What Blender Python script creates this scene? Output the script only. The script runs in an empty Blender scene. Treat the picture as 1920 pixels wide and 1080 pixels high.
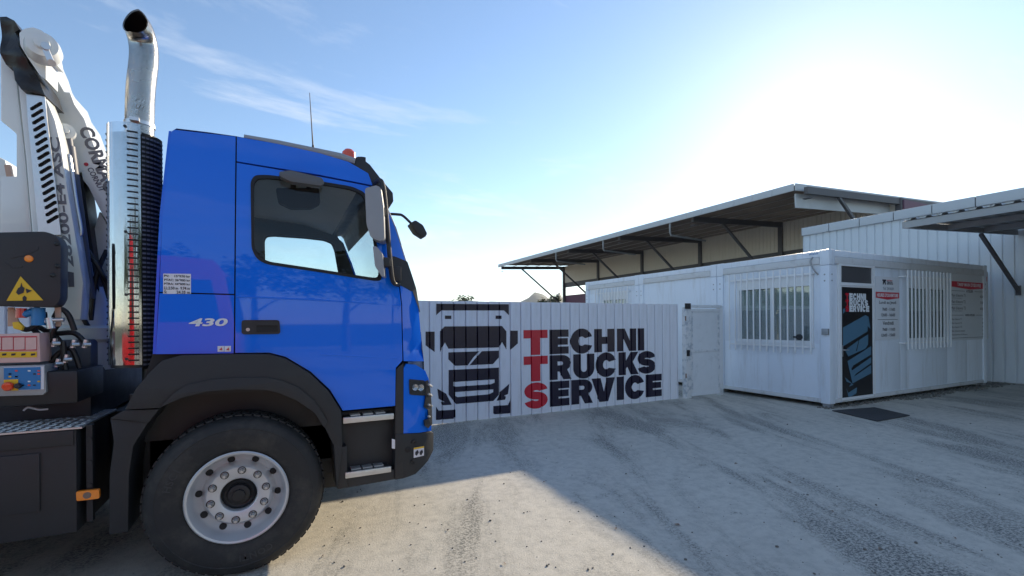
import bpy, bmesh, math, random
from mathutils import Vector, Matrix
from mathutils.geometry import tessellate_polygon
random.seed(7)
S = bpy.context.scene
COL = S.collection
PI = math.pi

# ------------------------------------------------------------------ camera
FPX, PU, PV, YAW, ROLL, EYE = 880.0, 960.0, 604.5, math.radians(26.2), 0.007, 1.69
FW = Vector((math.sin(YAW), math.cos(YAW), 0)); RT0 = Vector((math.cos(YAW), -math.sin(YAW), 0)); UP0 = Vector((0, 0, 1))
RT = RT0*math.cos(ROLL) - UP0*math.sin(ROLL); UP = UP0*math.cos(ROLL) + RT0*math.sin(ROLL)
cam_d = bpy.data.cameras.new('camera'); cam = bpy.data.objects.new('camera', cam_d); COL.objects.link(cam)
cam_d.sensor_width = 36; cam_d.lens = FPX/1920*36; cam_d.shift_y = (PV-540)/1920
cam_d.clip_start = 0.05; cam_d.clip_end = 20000
m = Matrix.Identity(4)
for i in range(3):
    m[i][0], m[i][1], m[i][2] = RT[i], UP[i], -FW[i]
m[2][3] = EYE
cam.matrix_world = m
S.camera = cam
# ------------------------------------------------------------------ light
SUN = Vector((2.3, 1.36, 1.0)).normalized()
EL = math.asin(SUN.z); AZ = math.atan2(SUN.x, SUN.y)
w = bpy.data.worlds.new('World'); S.world = w; w.use_nodes = True
nt = w.node_tree; nt.nodes.clear()
def N(nt, t, **k):
    n = nt.nodes.new(t)
    for a, b in k.items(): setattr(n, a, b)
    return n
sky = N(nt, 'ShaderNodeTexSky', sky_type='NISHITA', sun_disc=False, sun_elevation=EL, sun_rotation=AZ,
        air_density=1.0, dust_density=0.12, ozone_density=2.2, altitude=0)
bg = N(nt, 'ShaderNodeBackground'); out = N(nt, 'ShaderNodeOutputWorld')
bg.inputs[1].default_value = 0.115
# thin wind-drawn cloud over the whole sky
tc = N(nt, 'ShaderNodeTexCoord'); sp = N(nt, 'ShaderNodeSeparateXYZ'); nt.links.new(tc.outputs['Generated'], sp.inputs[0])
zz = N(nt, 'ShaderNodeMath', operation='MAXIMUM'); zz.inputs[1].default_value = 0.0; nt.links.new(sp.outputs[2], zz.inputs[0])
za = N(nt, 'ShaderNodeMath', operation='ADD'); za.inputs[1].default_value = 0.12; nt.links.new(zz.outputs[0], za.inputs[0])
vd = N(nt, 'ShaderNodeVectorMath', operation='DIVIDE'); cb = N(nt, 'ShaderNodeCombineXYZ')
for i in range(3): nt.links.new(za.outputs[0], cb.inputs[i])
nt.links.new(tc.outputs['Generated'], vd.inputs[0]); nt.links.new(cb.outputs[0], vd.inputs[1])
mp = N(nt, 'ShaderNodeMapping'); mp.inputs['Scale'].default_value = (0.55, 1.25, 0); mp.inputs['Rotation'].default_value = (0, 0, 0.9)
mp.inputs['Location'].default_value = (1.35, 0.4, 0)
nt.links.new(vd.outputs[0], mp.inputs[0])
n1 = N(nt, 'ShaderNodeTexNoise'); n1.inputs['Scale'].default_value = 1.1; n1.inputs['Detail'].default_value = 12; n1.inputs['Roughness'].default_value = 0.66
n1.inputs['Distortion'].default_value = 0.5
nt.links.new(mp.outputs[0], n1.inputs[0])
cr = N(nt, 'ShaderNodeValToRGB'); cr.color_ramp.elements[0].position = 0.525; cr.color_ramp.elements[1].position = 0.72
nt.links.new(n1.outputs[0], cr.inputs[0])
hz = N(nt, 'ShaderNodeMapRange'); hz.inputs['From Min'].default_value = 0.0; hz.inputs['From Max'].default_value = 0.22
hz.inputs['To Min'].default_value = 0.5; hz.inputs['To Max'].default_value = 0.0; nt.links.new(sp.outputs[2], hz.inputs[0])
ad = N(nt, 'ShaderNodeMath', operation='MAXIMUM'); 
n2 = N(nt, 'ShaderNodeTexNoise'); n2.inputs['Scale'].default_value = 3.0; n2.inputs['Detail'].default_value = 7
mp2 = N(nt, 'ShaderNodeMapping'); mp2.inputs['Scale'].default_value = (1.2, 1.2, 9.0); nt.links.new(tc.outputs['Generated'], mp2.inputs[0]); nt.links.new(mp2.outputs[0], n2.inputs[0])
cr2 = N(nt, 'ShaderNodeValToRGB'); cr2.color_ramp.elements[0].position = 0.40; cr2.color_ramp.elements[1].position = 0.62
nt.links.new(n2.outputs[0], cr2.inputs[0])
ml = N(nt, 'ShaderNodeMath', operation='MULTIPLY'); nt.links.new(cr2.outputs[0], ml.inputs[0]); nt.links.new(hz.outputs[0], ml.inputs[1])
c1m = N(nt, 'ShaderNodeMath', operation='MULTIPLY'); c1m.inputs[1].default_value = 0.85; nt.links.new(cr.outputs[0], c1m.inputs[0])
nt.links.new(c1m.outputs[0], ad.inputs[0]); nt.links.new(ml.outputs[0], ad.inputs[1])
mixc = N(nt, 'ShaderNodeMix', data_type='RGBA'); mixc.inputs['B'].default_value = (4.3, 4.6, 5.1, 1)
nt.links.new(ad.outputs[0], mixc.inputs['Factor']); nt.links.new(sky.outputs[0], mixc.inputs['A'])
nt.links.new(mixc.outputs['Result'], bg.inputs[0]); nt.links.new(bg.outputs[0], out.inputs[0])
sl = bpy.data.lights.new('sun', 'SUN'); sl.energy = 3.6; sl.angle = math.radians(0.6); sl.color = (1.0, 0.85, 0.62)
so = bpy.data.objects.new('sun', sl); COL.objects.link(so)
so.rotation_euler = SUN.to_track_quat('Z', 'Y').to_euler(); so.location = (30, 20, 20)
vs = S.view_settings; vs.view_transform = 'Standard'; vs.look = 'None'; vs.gamma = 1; vs.use_curve_mapping = False
vs.exposure = 0.97
S.render.engine = 'CYCLES'

# ------------------------------------------------------------------ pixel helpers (a pixel gives a direction, the plane it touches the distance)
def ray(u, v): return FW + RT*((u-PU)/FPX) + UP*((PV-v)/FPX)
def onY(u, v, Y): r = ray(u, v); t = Y/r.y; return Vector((r.x*t, Y, EYE+r.z*t))
def onX(u, v, X): r = ray(u, v); t = X/r.x; return Vector((X, r.y*t, EYE+r.z*t))
def onZ(u, v, Z=0.0): r = ray(u, v); t = (Z-EYE)/r.z; return Vector((r.x*t, r.y*t, Z))

# ------------------------------------------------------------------ materials
MATS = {}
def mat(name, col, rough=0.5, metal=0.0, coat=0.0, noise=0.0, nscale=8.0, bump=0.0, bscale=60.0, spec=0.5, dirt=None, dscale=1.5, dlo=0.5, dhi=0.75, emit=0, run=False):
    mt = bpy.data.materials.new(name); mt.use_nodes = True; t = mt.node_tree
    b = t.nodes['Principled BSDF']
    b.inputs['Base Color'].default_value = (*col, 1); b.inputs['Roughness'].default_value = rough
    b.inputs['Metallic'].default_value = metal; b.inputs['Coat Weight'].default_value = coat; b.inputs['Coat Roughness'].default_value = 0.03
    b.inputs['Specular IOR Level'].default_value = spec
    if emit: b.inputs['Emission Color'].default_value = (*col, 1); b.inputs['Emission Strength'].default_value = emit
    tcn = t.nodes.new('ShaderNodeTexCoord')
    src = None
    if noise:
        n = t.nodes.new('ShaderNodeTexNoise'); n.inputs['Scale'].default_value = nscale; n.inputs['Detail'].default_value = 6
        t.links.new(tcn.outputs['Object'], n.inputs[0])
        mx = t.nodes.new('ShaderNodeMix'); mx.data_type = 'RGBA'
        mx.inputs['A'].default_value = (*[c*(1-noise) for c in col], 1); mx.inputs['B'].default_value = (*[min(1, c*(1+noise)) for c in col], 1)
        t.links.new(n.outputs[0], mx.inputs['Factor']); src = mx.outputs['Result']
        rr = t.nodes.new('ShaderNodeMapRange'); rr.inputs['To Min'].default_value = max(0, rough-0.12); rr.inputs['To Max'].default_value = min(1, rough+0.12)
        t.links.new(n.outputs[0], rr.inputs[0]); t.links.new(rr.outputs[0], b.inputs['Roughness'])
    if dirt:
        n = t.nodes.new('ShaderNodeTexNoise'); n.inputs['Scale'].default_value = dscale; n.inputs['Detail'].default_value = 9; n.inputs['Roughness'].default_value = 0.7
        if run:                                       # rain runs: stains drawn out downwards
            mpg = t.nodes.new('ShaderNodeMapping'); mpg.inputs['Scale'].default_value = (4, 4, 0.45); t.links.new(tcn.outputs['Object'], mpg.inputs[0]); t.links.new(mpg.outputs[0], n.inputs[0])
        else: t.links.new(tcn.outputs['Object'], n.inputs[0])
        r = t.nodes.new('ShaderNodeValToRGB'); r.color_ramp.elements[0].position = dlo; r.color_ramp.elements[1].position = dhi
        t.links.new(n.outputs[0], r.inputs[0])
        mx = t.nodes.new('ShaderNodeMix'); mx.data_type = 'RGBA'; mx.inputs['A'].default_value = (*col, 1); mx.inputs['B'].default_value = (*dirt, 1)
        if src: t.links.new(src, mx.inputs['A'])
        t.links.new(r.outputs[0], mx.inputs['Factor']); src = mx.outputs['Result']
    if src: t.links.new(src, b.inputs['Base Color'])
    if bump:
        n = t.nodes.new('ShaderNodeTexNoise'); n.inputs['Scale'].default_value = bscale; n.inputs['Detail'].default_value = 4
        t.links.new(tcn.outputs['Object'], n.inputs[0])
        bp = t.nodes.new('ShaderNodeBump'); bp.inputs['Strength'].default_value = bump; bp.inputs['Distance'].default_value = 0.01
        t.links.new(n.outputs[0], bp.inputs['Height']); t.links.new(bp.outputs[0], b.inputs['Normal'])
    MATS[name] = mt
    return mt
def glass(name, tint, ior=1.5, boost=0.0):
    mt = bpy.data.materials.new(name); mt.use_nodes = True; t = mt.node_tree; t.nodes.clear()
    o = t.nodes.new('ShaderNodeOutputMaterial'); mx = t.nodes.new('ShaderNodeMixShader'); tr = t.nodes.new('ShaderNodeBsdfTransparent')
    gl = t.nodes.new('ShaderNodeBsdfGlossy'); gl.inputs['Roughness'].default_value = 0.0; fr = t.nodes.new('ShaderNodeFresnel'); fr.inputs[0].default_value = ior
    tr.inputs[0].default_value = (*tint, 1)
    ge = t.nodes.new('ShaderNodeNewGeometry'); mr_ = t.nodes.new('ShaderNodeMapRange')       # same reflectance from both sides of a thin pane
    mr_.inputs['To Min'].default_value = ior; mr_.inputs['To Max'].default_value = 1/ior; t.links.new(ge.outputs['Backfacing'], mr_.inputs[0]); t.links.new(mr_.outputs[0], fr.inputs[0])
    t.links.new(fr.outputs[0], mx.inputs[0]); t.links.new(tr.outputs[0], mx.inputs[1]); t.links.new(gl.outputs[0], mx.inputs[2]); t.links.new(mx.outputs[0], o.inputs[0])
    MATS[name] = mt
    return mt
mat('blue_paint', (0.001, 0.15, 0.78), 0.3, 0.0, 1.0, spec=0.1, bump=0.10, bscale=2.2)
mat('black_plastic', (0.022, 0.022, 0.025), 0.5, noise=0.2, bump=0.08, bscale=400)
mat('fender_plastic', (0.018, 0.019, 0.022), 0.55, noise=0.15, nscale=5, bump=0.1, bscale=500, dirt=(0.036, 0.034, 0.031), dscale=2.5, dlo=0.5, dhi=0.9)
mat('dark_metal', (0.012, 0.013, 0.016), 0.45, noise=0.3, nscale=12)
mat('seam_rubber', (0.006, 0.006, 0.008), 0.6)
mat('tyre_rubber', (0.020, 0.020, 0.021), 0.72, noise=0.25, nscale=9, bump=0.12, bscale=90, dirt=(0.075, 0.068, 0.058), dscale=4, dlo=0.48, dhi=0.85)
mat('tyre_letter', (0.045, 0.045, 0.046), 0.7)
mat('rim_steel', (0.58, 0.59, 0.61), 0.36, 0.4, noise=0.1)
mat('bolt_steel', (0.5, 0.51, 0.53), 0.3, 0.8)
mat('aluminium', (0.62, 0.62, 0.63), 0.35, 0.9, noise=0.15, nscale=20)
mat('chrome', (0.80, 0.80, 0.80), 0.06, 1.0)
mat('stack_steel', (0.62, 0.60, 0.57), 0.24, 1.0, noise=0.12, nscale=7, dirt=(0.35, 0.27, 0.2), dscale=5, dlo=0.58, dhi=0.9)
mat('mirror_shell', (0.29, 0.30, 0.32), 0.4, noise=0.08)
mat('kerb_shell', (0.10, 0.105, 0.115), 0.4)
mat('crane_white', (0.74, 0.76, 0.74), 0.35, 0.0, 0.4, noise=0.04, nscale=3, dirt=(0.5, 0.5, 0.47), dscale=4, dlo=0.6, dhi=0.9)
mat('crane_grey', (0.10, 0.11, 0.14), 0.5)
mat('tarp_black', (0.012, 0.012, 0.014), 0.35, bump=0.6, bscale=14)
mat('copper_plate', (0.55, 0.36, 0.27), 0.5, noise=0.15)
mat('yellow', (0.75, 0.45, 0.02), 0.45)
mat('orange_lens', (0.9, 0.25, 0.02), 0.25, coat=0.5)
mat('red_lens', (0.75, 0.07, 0.02), 0.2, coat=0.6)
mat('red_paint', (0.55, 0.02, 0.025), 0.35, coat=0.6)
mat('panel_blue', (0.02, 0.17, 0.42), 0.45)
mat('sticker_white', (0.72, 0.70, 0.74), 0.5)
mat('sticker_pink', (0.66, 0.42, 0.38), 0.45, noise=0.12, nscale=30)
mat('ink', (0.02, 0.02, 0.03), 0.5)
mat('ink_grey', (0.10, 0.10, 0.13), 0.5)
mat('ink_soft', (0.16, 0.165, 0.19), 0.5)
mat('ink_red', (0.55, 0.03, 0.05), 0.5)
mat('emblem', (0.72, 0.73, 0.75), 0.4)
mat('interior_grey', (0.45, 0.46, 0.47), 0.8, noise=0.1)
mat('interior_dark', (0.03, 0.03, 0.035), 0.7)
mat('lamp_chrome', (0.5, 0.5, 0.52), 0.12, 0.9)
mat('hose', (0.012, 0.012, 0.014), 0.4)
glass('cab_glass', (0.80, 0.86, 0.86))
glass('lamp_glass', (0.85, 0.86, 0.88))
glass('window_glass', (0.85, 0.89, 0.88), 2.1)
glass('smoked_visor', (0.05, 0.055, 0.06))
mat('fence_white', (0.76, 0.76, 0.80), 0.42, noise=0.05, nscale=2.5, dirt=(0.47, 0.45, 0.42), dscale=1.5, dlo=0.50, dhi=0.92, run=True)
mat('vinyl_dark', (0.016, 0.012, 0.03), 0.22, noise=0.2, nscale=1.5)
mat('vinyl_red', (0.58, 0.02, 0.04), 0.25)
mat('gate_white', (0.68, 0.69, 0.70), 0.5, noise=0.06, dirt=(0.45, 0.45, 0.45), dscale=3, dlo=0.55, dhi=0.8)
mat('gate_peeling', (0.66, 0.66, 0.66), 0.6, dirt=(0.40, 0.43, 0.47), dscale=9, dlo=0.50, dhi=0.60, bump=0.2)
mat('gate_rust', (0.22, 0.15, 0.11), 0.8, noise=0.3)
mat('cabin_white', (0.72, 0.77, 0.84), 0.42, noise=0.04, nscale=2, dirt=(0.46, 0.45, 0.43), dscale=1.6, dlo=0.52, dhi=0.95, run=True)
mat('cabin_trim', (0.60, 0.61, 0.62), 0.45, dirt=(0.33, 0.32, 0.30), dscale=3.5, dlo=0.52, dhi=0.85)
mat('frame_white', (0.78, 0.79, 0.80), 0.35)
mat('grille_white', (0.80, 0.80, 0.80), 0.4)
mat('blind_grey', (0.75, 0.77, 0.78), 0.8)
mat('pane_lightener_grey', (0.40, 0.42, 0.44), 0.85, noise=0.25, nscale=7)  # tone of the panel added to brighten the lower window panes
mat('transom_grey', (0.07, 0.07, 0.075), 0.45)
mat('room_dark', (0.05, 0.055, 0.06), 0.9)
mat('poster_black', (0.013, 0.013, 0.015), 0.3)
mat('poster_blue', (0.085, 0.19, 0.28), 0.3)
mat('letter_white', (0.78, 0.80, 0.82), 0.35)
mat('sign_white', (0.68, 0.70, 0.73), 0.4)
mat('sign_canopy_shade', (0.58, 0.60, 0.62), 0.4)  # board colour greyed for the shade of the canopy
mat('galv', (0.34, 0.35, 0.36), 0.5, 0.5, noise=0.15, nscale=5)
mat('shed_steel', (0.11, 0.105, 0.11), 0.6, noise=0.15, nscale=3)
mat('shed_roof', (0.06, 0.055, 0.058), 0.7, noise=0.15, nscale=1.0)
mat('fascia', (0.55, 0.57, 0.58), 0.5, noise=0.06, nscale=1.0, dirt=(0.4, 0.4, 0.4), dscale=0.7, dlo=0.55, dhi=0.9)
mat('shed_cladding', (0.70, 0.63, 0.53), 0.55, noise=0.06)
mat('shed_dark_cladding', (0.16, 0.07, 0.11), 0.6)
mat('workshop_cladding', (0.66, 0.69, 0.71), 0.45, noise=0.04, nscale=1.2, dirt=(0.45, 0.44, 0.42), dscale=1.2, dlo=0.54, dhi=0.92, run=True)
mat('mat_rubber', (0.045, 0.045, 0.047), 0.85, bump=0.5, bscale=120)
mat('leaf', (0.055, 0.085, 0.022), 0.6, noise=0.4, nscale=1.2)
mat('leaf_dark', (0.04, 0.065, 0.02), 0.6, noise=0.4, nscale=1.2)
mat('bark', (0.13, 0.10, 0.07), 0.9, noise=0.3)
mat('gravel', (0.16, 0.15, 0.13), 0.95, noise=0.6, nscale=40, bump=0.8, bscale=60)
mat('hill', (0.07, 0.085, 0.06), 0.95, noise=0.3, nscale=0.01)
mat('earth', (0.10, 0.105, 0.06), 0.95, noise=0.4, nscale=0.3)

# ground material: pale worn concrete with streaks of exposed dark grit
def ground_material():
    mt = bpy.data.materials.new('yard_concrete'); mt.use_nodes = True; t = mt.node_tree; b = t.nodes['Principled BSDF']; L = t.links.new
    tcn = t.nodes.new('ShaderNodeTexCoord')
    def noise(scale, det=6, rough=0.6, mapv=None, dist=0):
        n = t.nodes.new('ShaderNodeTexNoise'); n.inputs['Scale'].default_value = scale; n.inputs['Detail'].default_value = det; n.inputs['Roughness'].default_value = rough
        n.inputs['Distortion'].default_value = dist
        if mapv:
            mpn = t.nodes.new('ShaderNodeMapping'); mpn.vector_type = 'TEXTURE'; mpn.inputs['Rotation'].default_value = (0, 0, mapv[0]); mpn.inputs['Scale'].default_value = mapv[1]; mpn.inputs['Location'].default_value = mapv[2]
            L(tcn.outputs['Object'], mpn.inputs[0]); L(mpn.outputs[0], n.inputs[0])
        else: L(tcn.outputs['Object'], n.inputs[0])
        return n.outputs[0]
    def ramp(x, a, c):
        r = t.nodes.new('ShaderNodeMapRange'); r.interpolation_type = 'SMOOTHSTEP'; r.inputs['From Min'].default_value = a; r.inputs['From Max'].default_value = c; L(x, r.inputs[0]); return r.outputs[0]
    def mth(op, a, c):
        n = t.nodes.new('ShaderNodeMath'); n.operation = op
        for i, x in enumerate((a, c)):
            if isinstance(x, (int, float)): n.inputs[i].default_value = x
            else: L(x, n.inputs[i])
        return n.outputs[0]
    def mixc(f, a, c):
        n = t.nodes.new('ShaderNodeMix'); n.data_type = 'RGBA'; L(f, n.inputs['Factor'])
        for k, x in (('A', a), ('B', c)):
            if isinstance(x, tuple): n.inputs[k].default_value = (*x, 1)
            else: L(x, n.inputs[k])
        return n.outputs['Result']
    base = mixc(noise(0.5, 5), (0.50, 0.465, 0.40), (0.61, 0.57, 0.49))
    # long streaks (wheel tracks, run-off), running from the gate towards the open yard
    streak = ramp(noise(1.0, 7, 0.66, (math.radians(68), (3.6, 0.9, 1), (3.1, 1.2, 0)), 0.5), 0.45, 0.62)
    grit = ramp(noise(42, 6, 0.8), 0.45, 0.56)
    f1 = mth('MULTIPLY', streak, mth('ADD', mth('MULTIPLY', grit, 0.9), 0.1))
    mott = ramp(noise(9, 8, 0.75), 0.40, 0.66)
    base = mixc(mth('MULTIPLY', mott, 0.45), base, (0.31, 0.295, 0.26))
    c = mixc(mth('MULTIPLY', f1, 0.9), base, (0.075, 0.08, 0.078))
    spots = ramp(noise(2.6, 7, 0.7), 0.60, 0.72)
    c = mixc(mth('MULTIPLY', mth('MULTIPLY', spots, grit), 0.9), c, (0.09, 0.095, 0.085))
    damp = ramp(noise(0.33, 5, 0.6, (0.3, (1, 1, 1), (5.2, 8.1, 0))), 0.52, 0.72)
    c = mixc(mth('MULTIPLY', damp, 0.22), c, (0.20, 0.205, 0.20))
    speck = ramp(noise(38, 2, 0.5), 0.70, 0.74)
    c = mixc(mth('MULTIPLY', speck, 0.7), c, (0.05, 0.05, 0.05))
    fine = noise(160, 3, 0.7)
    c2 = t.nodes.new('ShaderNodeMix'); c2.data_type = 'RGBA'; c2.blend_type = 'MULTIPLY'; c2.inputs['Factor'].default_value = 0.35
    L(c, c2.inputs['A']); L(fine, c2.inputs['B'])
    c3 = t.nodes.new('ShaderNodeMix'); c3.data_type = 'RGBA'; c3.blend_type = 'MULTIPLY'; c3.inputs['Factor'].default_value = 1; c3.inputs['B'].default_value = (1.2, 1.2, 1.2, 1)
    L(c2.outputs['Result'], c3.inputs['A'])
    L(c3.outputs['Result'], b.inputs['Base Color'])
    b.inputs['Roughness'].default_value = 0.85; b.inputs['Specular IOR Level'].default_value = 0.3
    bp = t.nodes.new('ShaderNodeBump'); bp.inputs['Strength'].default_value = 0.5; bp.inputs['Distance'].default_value = 0.008
    L(mth('ADD', noise(70, 4, 0.7), mth('MULTIPLY', noise(6, 4), 1.2)), bp.inputs['Height']); L(bp.outputs[0], b.inputs['Normal'])
    MATS['yard'] = mt
ground_material()

# ------------------------------------------------------------------ object helpers
def top_loc(o):
    while o.parent: o = o.parent
    return Vector(o.location)
def smooth_by_angle(me, ang=35):
    bm = bmesh.new(); bm.from_mesh(me)
    for f in bm.faces: f.smooth = True
    for e in bm.edges:
        if len(e.link_faces) == 2: e.smooth = e.calc_face_angle(0) < math.radians(ang)
        else: e.smooth = False
    bm.to_mesh(me); bm.free()
def obj(name, bm, m, parent=None, smooth=True, bevel=0, ang=35, local=False):
    """link the bmesh (world coordinates) as one mesh object under parent"""
    if bevel:
        es = [e for e in bm.edges if len(e.link_faces) == 2 and e.calc_face_angle(0) > 0.6]
        bmesh.ops.bevel(bm, geom=es, offset=bevel, segments=2, profile=0.6, affect='EDGES', clamp_overlap=True)
    if parent is not None and not local:
        l = top_loc(parent)
        for v in bm.verts: v.co -= l
    me = bpy.data.meshes.new(name); bm.to_mesh(me); bm.free()
    if smooth: smooth_by_angle(me, ang)
    me.materials.append(MATS[m])
    o = bpy.data.objects.new(name, me); COL.objects.link(o)
    if parent is not None: o.parent = parent
    return o
def tag(o, label, cat, group=None):
    o['label'] = label; o['category'] = cat
    if group: o['group'] = group
    return o
def thing(name, label, cat, loc=(0, 0, 0), group=None):
    o = bpy.data.objects.new(name, None); COL.objects.link(o); o.location = loc; o.empty_display_size = 0.2
    return tag(o, label, cat, group)
def holder(name, parent):
    o = bpy.data.objects.new(name, None); COL.objects.link(o); o.parent = parent; o.empty_display_size = 0.1
    return o
def struct(o, kind='structure'):
    o['kind'] = kind; return o
def label(o, s): o['label'] = s; return o
def BM(): return bmesh.new()
def box(bm, lo, hi):
    lo = Vector(lo); hi = Vector(hi)
    a = [min(lo[i], hi[i]) for i in range(3)]; b = [max(lo[i], hi[i]) for i in range(3)]
    mm = Matrix.Translation([(a[i]+b[i])/2 for i in range(3)]) @ Matrix.Diagonal((*[max(b[i]-a[i], 1e-4) for i in range(3)], 1))
    bmesh.ops.create_cube(bm, size=1, matrix=mm); return bm
def bar(bm, p0, p1, wx, wy, ref=(0, 1, 0)):
    """rectangular bar between two points; wx across ref-perpendicular, wy along ref"""
    p0 = Vector(p0); p1 = Vector(p1); d = p1-p0; z = d.normalized(); y = Vector(ref); y = (y-z*y.dot(z)).normalized(); x = y.cross(z)
    r = Matrix((x, y, z)).transposed().to_4x4()
    bmesh.ops.create_cube(bm, size=1, matrix=Matrix.Translation((p0+p1)/2) @ r @ Matrix.Diagonal((wx, wy, d.length, 1))); return bm
def cyl(bm, p0, p1, r, r2=None, seg=16, caps=True):
    p0 = Vector(p0); p1 = Vector(p1); d = p1-p0
    q = d.to_track_quat('Z', 'Y').to_matrix().to_4x4()
    bmesh.ops.create_cone(bm, cap_ends=caps, segments=seg, radius1=r, radius2=r if r2 is None else r2, depth=d.length, matrix=Matrix.Translation((p0+p1)/2) @ q); return bm
def tube(bm, pts, r, seg=10, caps=True):
    pts = [Vector(p) for p in pts]; rings = []
    rr = r if isinstance(r, (list, tuple)) else [r]*len(pts)
    prev = None
    for i, p in enumerate(pts):
        d = (pts[min(i+1, len(pts)-1)]-pts[max(i-1, 0)]).normalized()
        if prev is None: x = d.orthogonal().normalized()
        else: x = (prev-d*prev.dot(d)).normalized()
        prev = x; y = d.cross(x)
        rings.append([bm.verts.new(p+(x*math.cos(a)+y*math.sin(a))*rr[i]) for a in [2*PI*k/seg for k in range(seg)]])
    for a, b in zip(rings, rings[1:]):
        for k in range(seg): bm.faces.new((a[k], a[(k+1) % seg], b[(k+1) % seg], b[k]))
    if caps: bm.faces.new(rings[0][::-1]); bm.faces.new(rings[-1])
    return bm
def curve_pts(pts, n=6):
    """Catmull-Rom through points"""
    P = [Vector(p) for p in pts]; out = []
    for i in range(len(P)-1):
        a = P[max(i-1, 0)]; b = P[i]; c = P[i+1]; d = P[min(i+2, len(P)-1)]
        for k in range(n):
            s = k/n; out.append(0.5*((2*b)+(c-a)*s+(2*a-5*b+4*c-d)*s*s+(3*b-a-3*c+d)*s**3))
    return out+[P[-1]]
def lathe(bm, prof, centre, axis, seg=48):
    """prof: (r, h) pairs, turned about axis through centre"""
    c = Vector(centre); ax = Vector(axis).normalized(); x = ax.orthogonal().normalized(); y = ax.cross(x); rings = []
    for r, h in prof:
        if r < 1e-5: rings.append([bm.verts.new(c+ax*h)])
        else: rings.append([bm.verts.new(c+ax*h+(x*math.cos(2*PI*k/seg)+y*math.sin(2*PI*k/seg))*r) for k in range(seg)])
    for a, b in zip(rings, rings[1:]):
        for k in range(seg):
            k2 = (k+1) % seg
            vs_ = [a[k % len(a)], a[k2 % len(a)], b[k2 % len(b)], b[k % len(b)]]
            q = []
            for v in vs_:
                if v not in q: q.append(v)
            if len(q) > 2: bm.faces.new(q)
    bmesh.ops.recalc_face_normals(bm, faces=bm.faces[:]); return bm
def poly2d(bm, loops, fn):
    """fill loops (first the outline, then holes) of 2D points; fn maps (a, b) to 3D"""
    L = [[Vector((p[0], p[1], 0)) for p in lp] for lp in loops]
    flat = [p for lp in L for p in lp]; vs_ = [bm.verts.new(fn(p.x, p.y)) for p in flat]; fs = []
    for t in tessellate_polygon(L):
        try: fs.append(bm.faces.new([vs_[i] for i in t]))
        except ValueError: pass
    return fs
def round_poly(pts, r, n=4):
    """round the corners of a 2D polygon; r one radius or a list"""
    out = []; k = len(pts)
    for i in range(k):
        p = Vector(pts[i][:2]); a = Vector(pts[i-1][:2]); b = Vector(pts[(i+1) % k][:2]); ri = r[i] if isinstance(r, (list, tuple)) else r
        da = a-p; db = b-p; ri = min(ri, da.length*0.45, db.length*0.45)
        if ri <= 1e-5: out.append((p.x, p.y)); continue
        s = p+da.normalized()*ri; e = p+db.normalized()*ri
        for j in range(n+1):
            t = j/n; q = s*(1-t)**2+p*2*t*(1-t)+e*t*t; out.append((q.x, q.y))
    return out
def plate(bm, loops, fn, depth, grid=None):
    """sheet from 2D loops with thickness: fn(a, b, d) to 3D where d runs from 0 (outer face) to depth (back); grid: cut into cells so that it can bend"""
    tmp = bmesh.new(); poly2d(tmp, loops, lambda a, b: Vector((a, b, 0)))
    if grid:
        ga, gb = grid
        xs = [v.co.x for v in tmp.verts]; ys = [v.co.y for v in tmp.verts]
        for lo, hi, g, nrm in ((min(xs), max(xs), ga, (1, 0, 0)), (min(ys), max(ys), gb, (0, 1, 0))):
            cuts = g if isinstance(g, list) else ([lo+(hi-lo)*i/max(1, int((hi-lo)/g)) for i in range(1, max(1, int((hi-lo)/g)))] if g else [])
            for c in cuts:
                bmesh.ops.bisect_plane(tmp, geom=tmp.verts[:]+tmp.edges[:]+tmp.faces[:], dist=1e-5, plane_co=(c if nrm[0] else 0, c if nrm[1] else 0, 0), plane_no=nrm)
    bmesh.ops.remove_doubles(tmp, verts=tmp.verts[:], dist=1e-5)
    tmp.verts.index_update()
    fr = [bm.verts.new(fn(v.co.x, v.co.y, 0)) for v in tmp.verts]
    bk = [bm.verts.new(fn(v.co.x, v.co.y, depth)) for v in tmp.verts] if depth else None
    new = []
    for f in tmp.faces:
        idx = [v.index for v in f.verts]
        new.append(bm.faces.new([fr[i] for i in idx]))
        if bk: new.append(bm.faces.new([bk[i] for i in reversed(idx)]))
    if bk:
        for e in tmp.edges:
            if len(e.link_faces) == 1:
                a, b = e.verts[0].index, e.verts[1].index
                new.append(bm.faces.new((fr[a], fr[b], bk[b], bk[a])))
    tmp.free()
    bmesh.ops.recalc_face_normals(bm, faces=new)
    return bm
def text_loops_mesh(s, size, bold=0.0, spacing=1.0, align='LEFT'):
    c = bpy.data.curves.new('t', 'FONT'); c.body = s; c.size = size; c.offset = bold; c.space_character = spacing; c.align_x = align; c.resolution_u = 3
    o = bpy.data.objects.new('t', c); COL.objects.link(o)
    dg = bpy.context.evaluated_depsgraph_get(); me = bpy.data.meshes.new_from_object(o.evaluated_get(dg))
    bpy.data.objects.remove(o); bpy.data.curves.remove(c)
    return me
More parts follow.
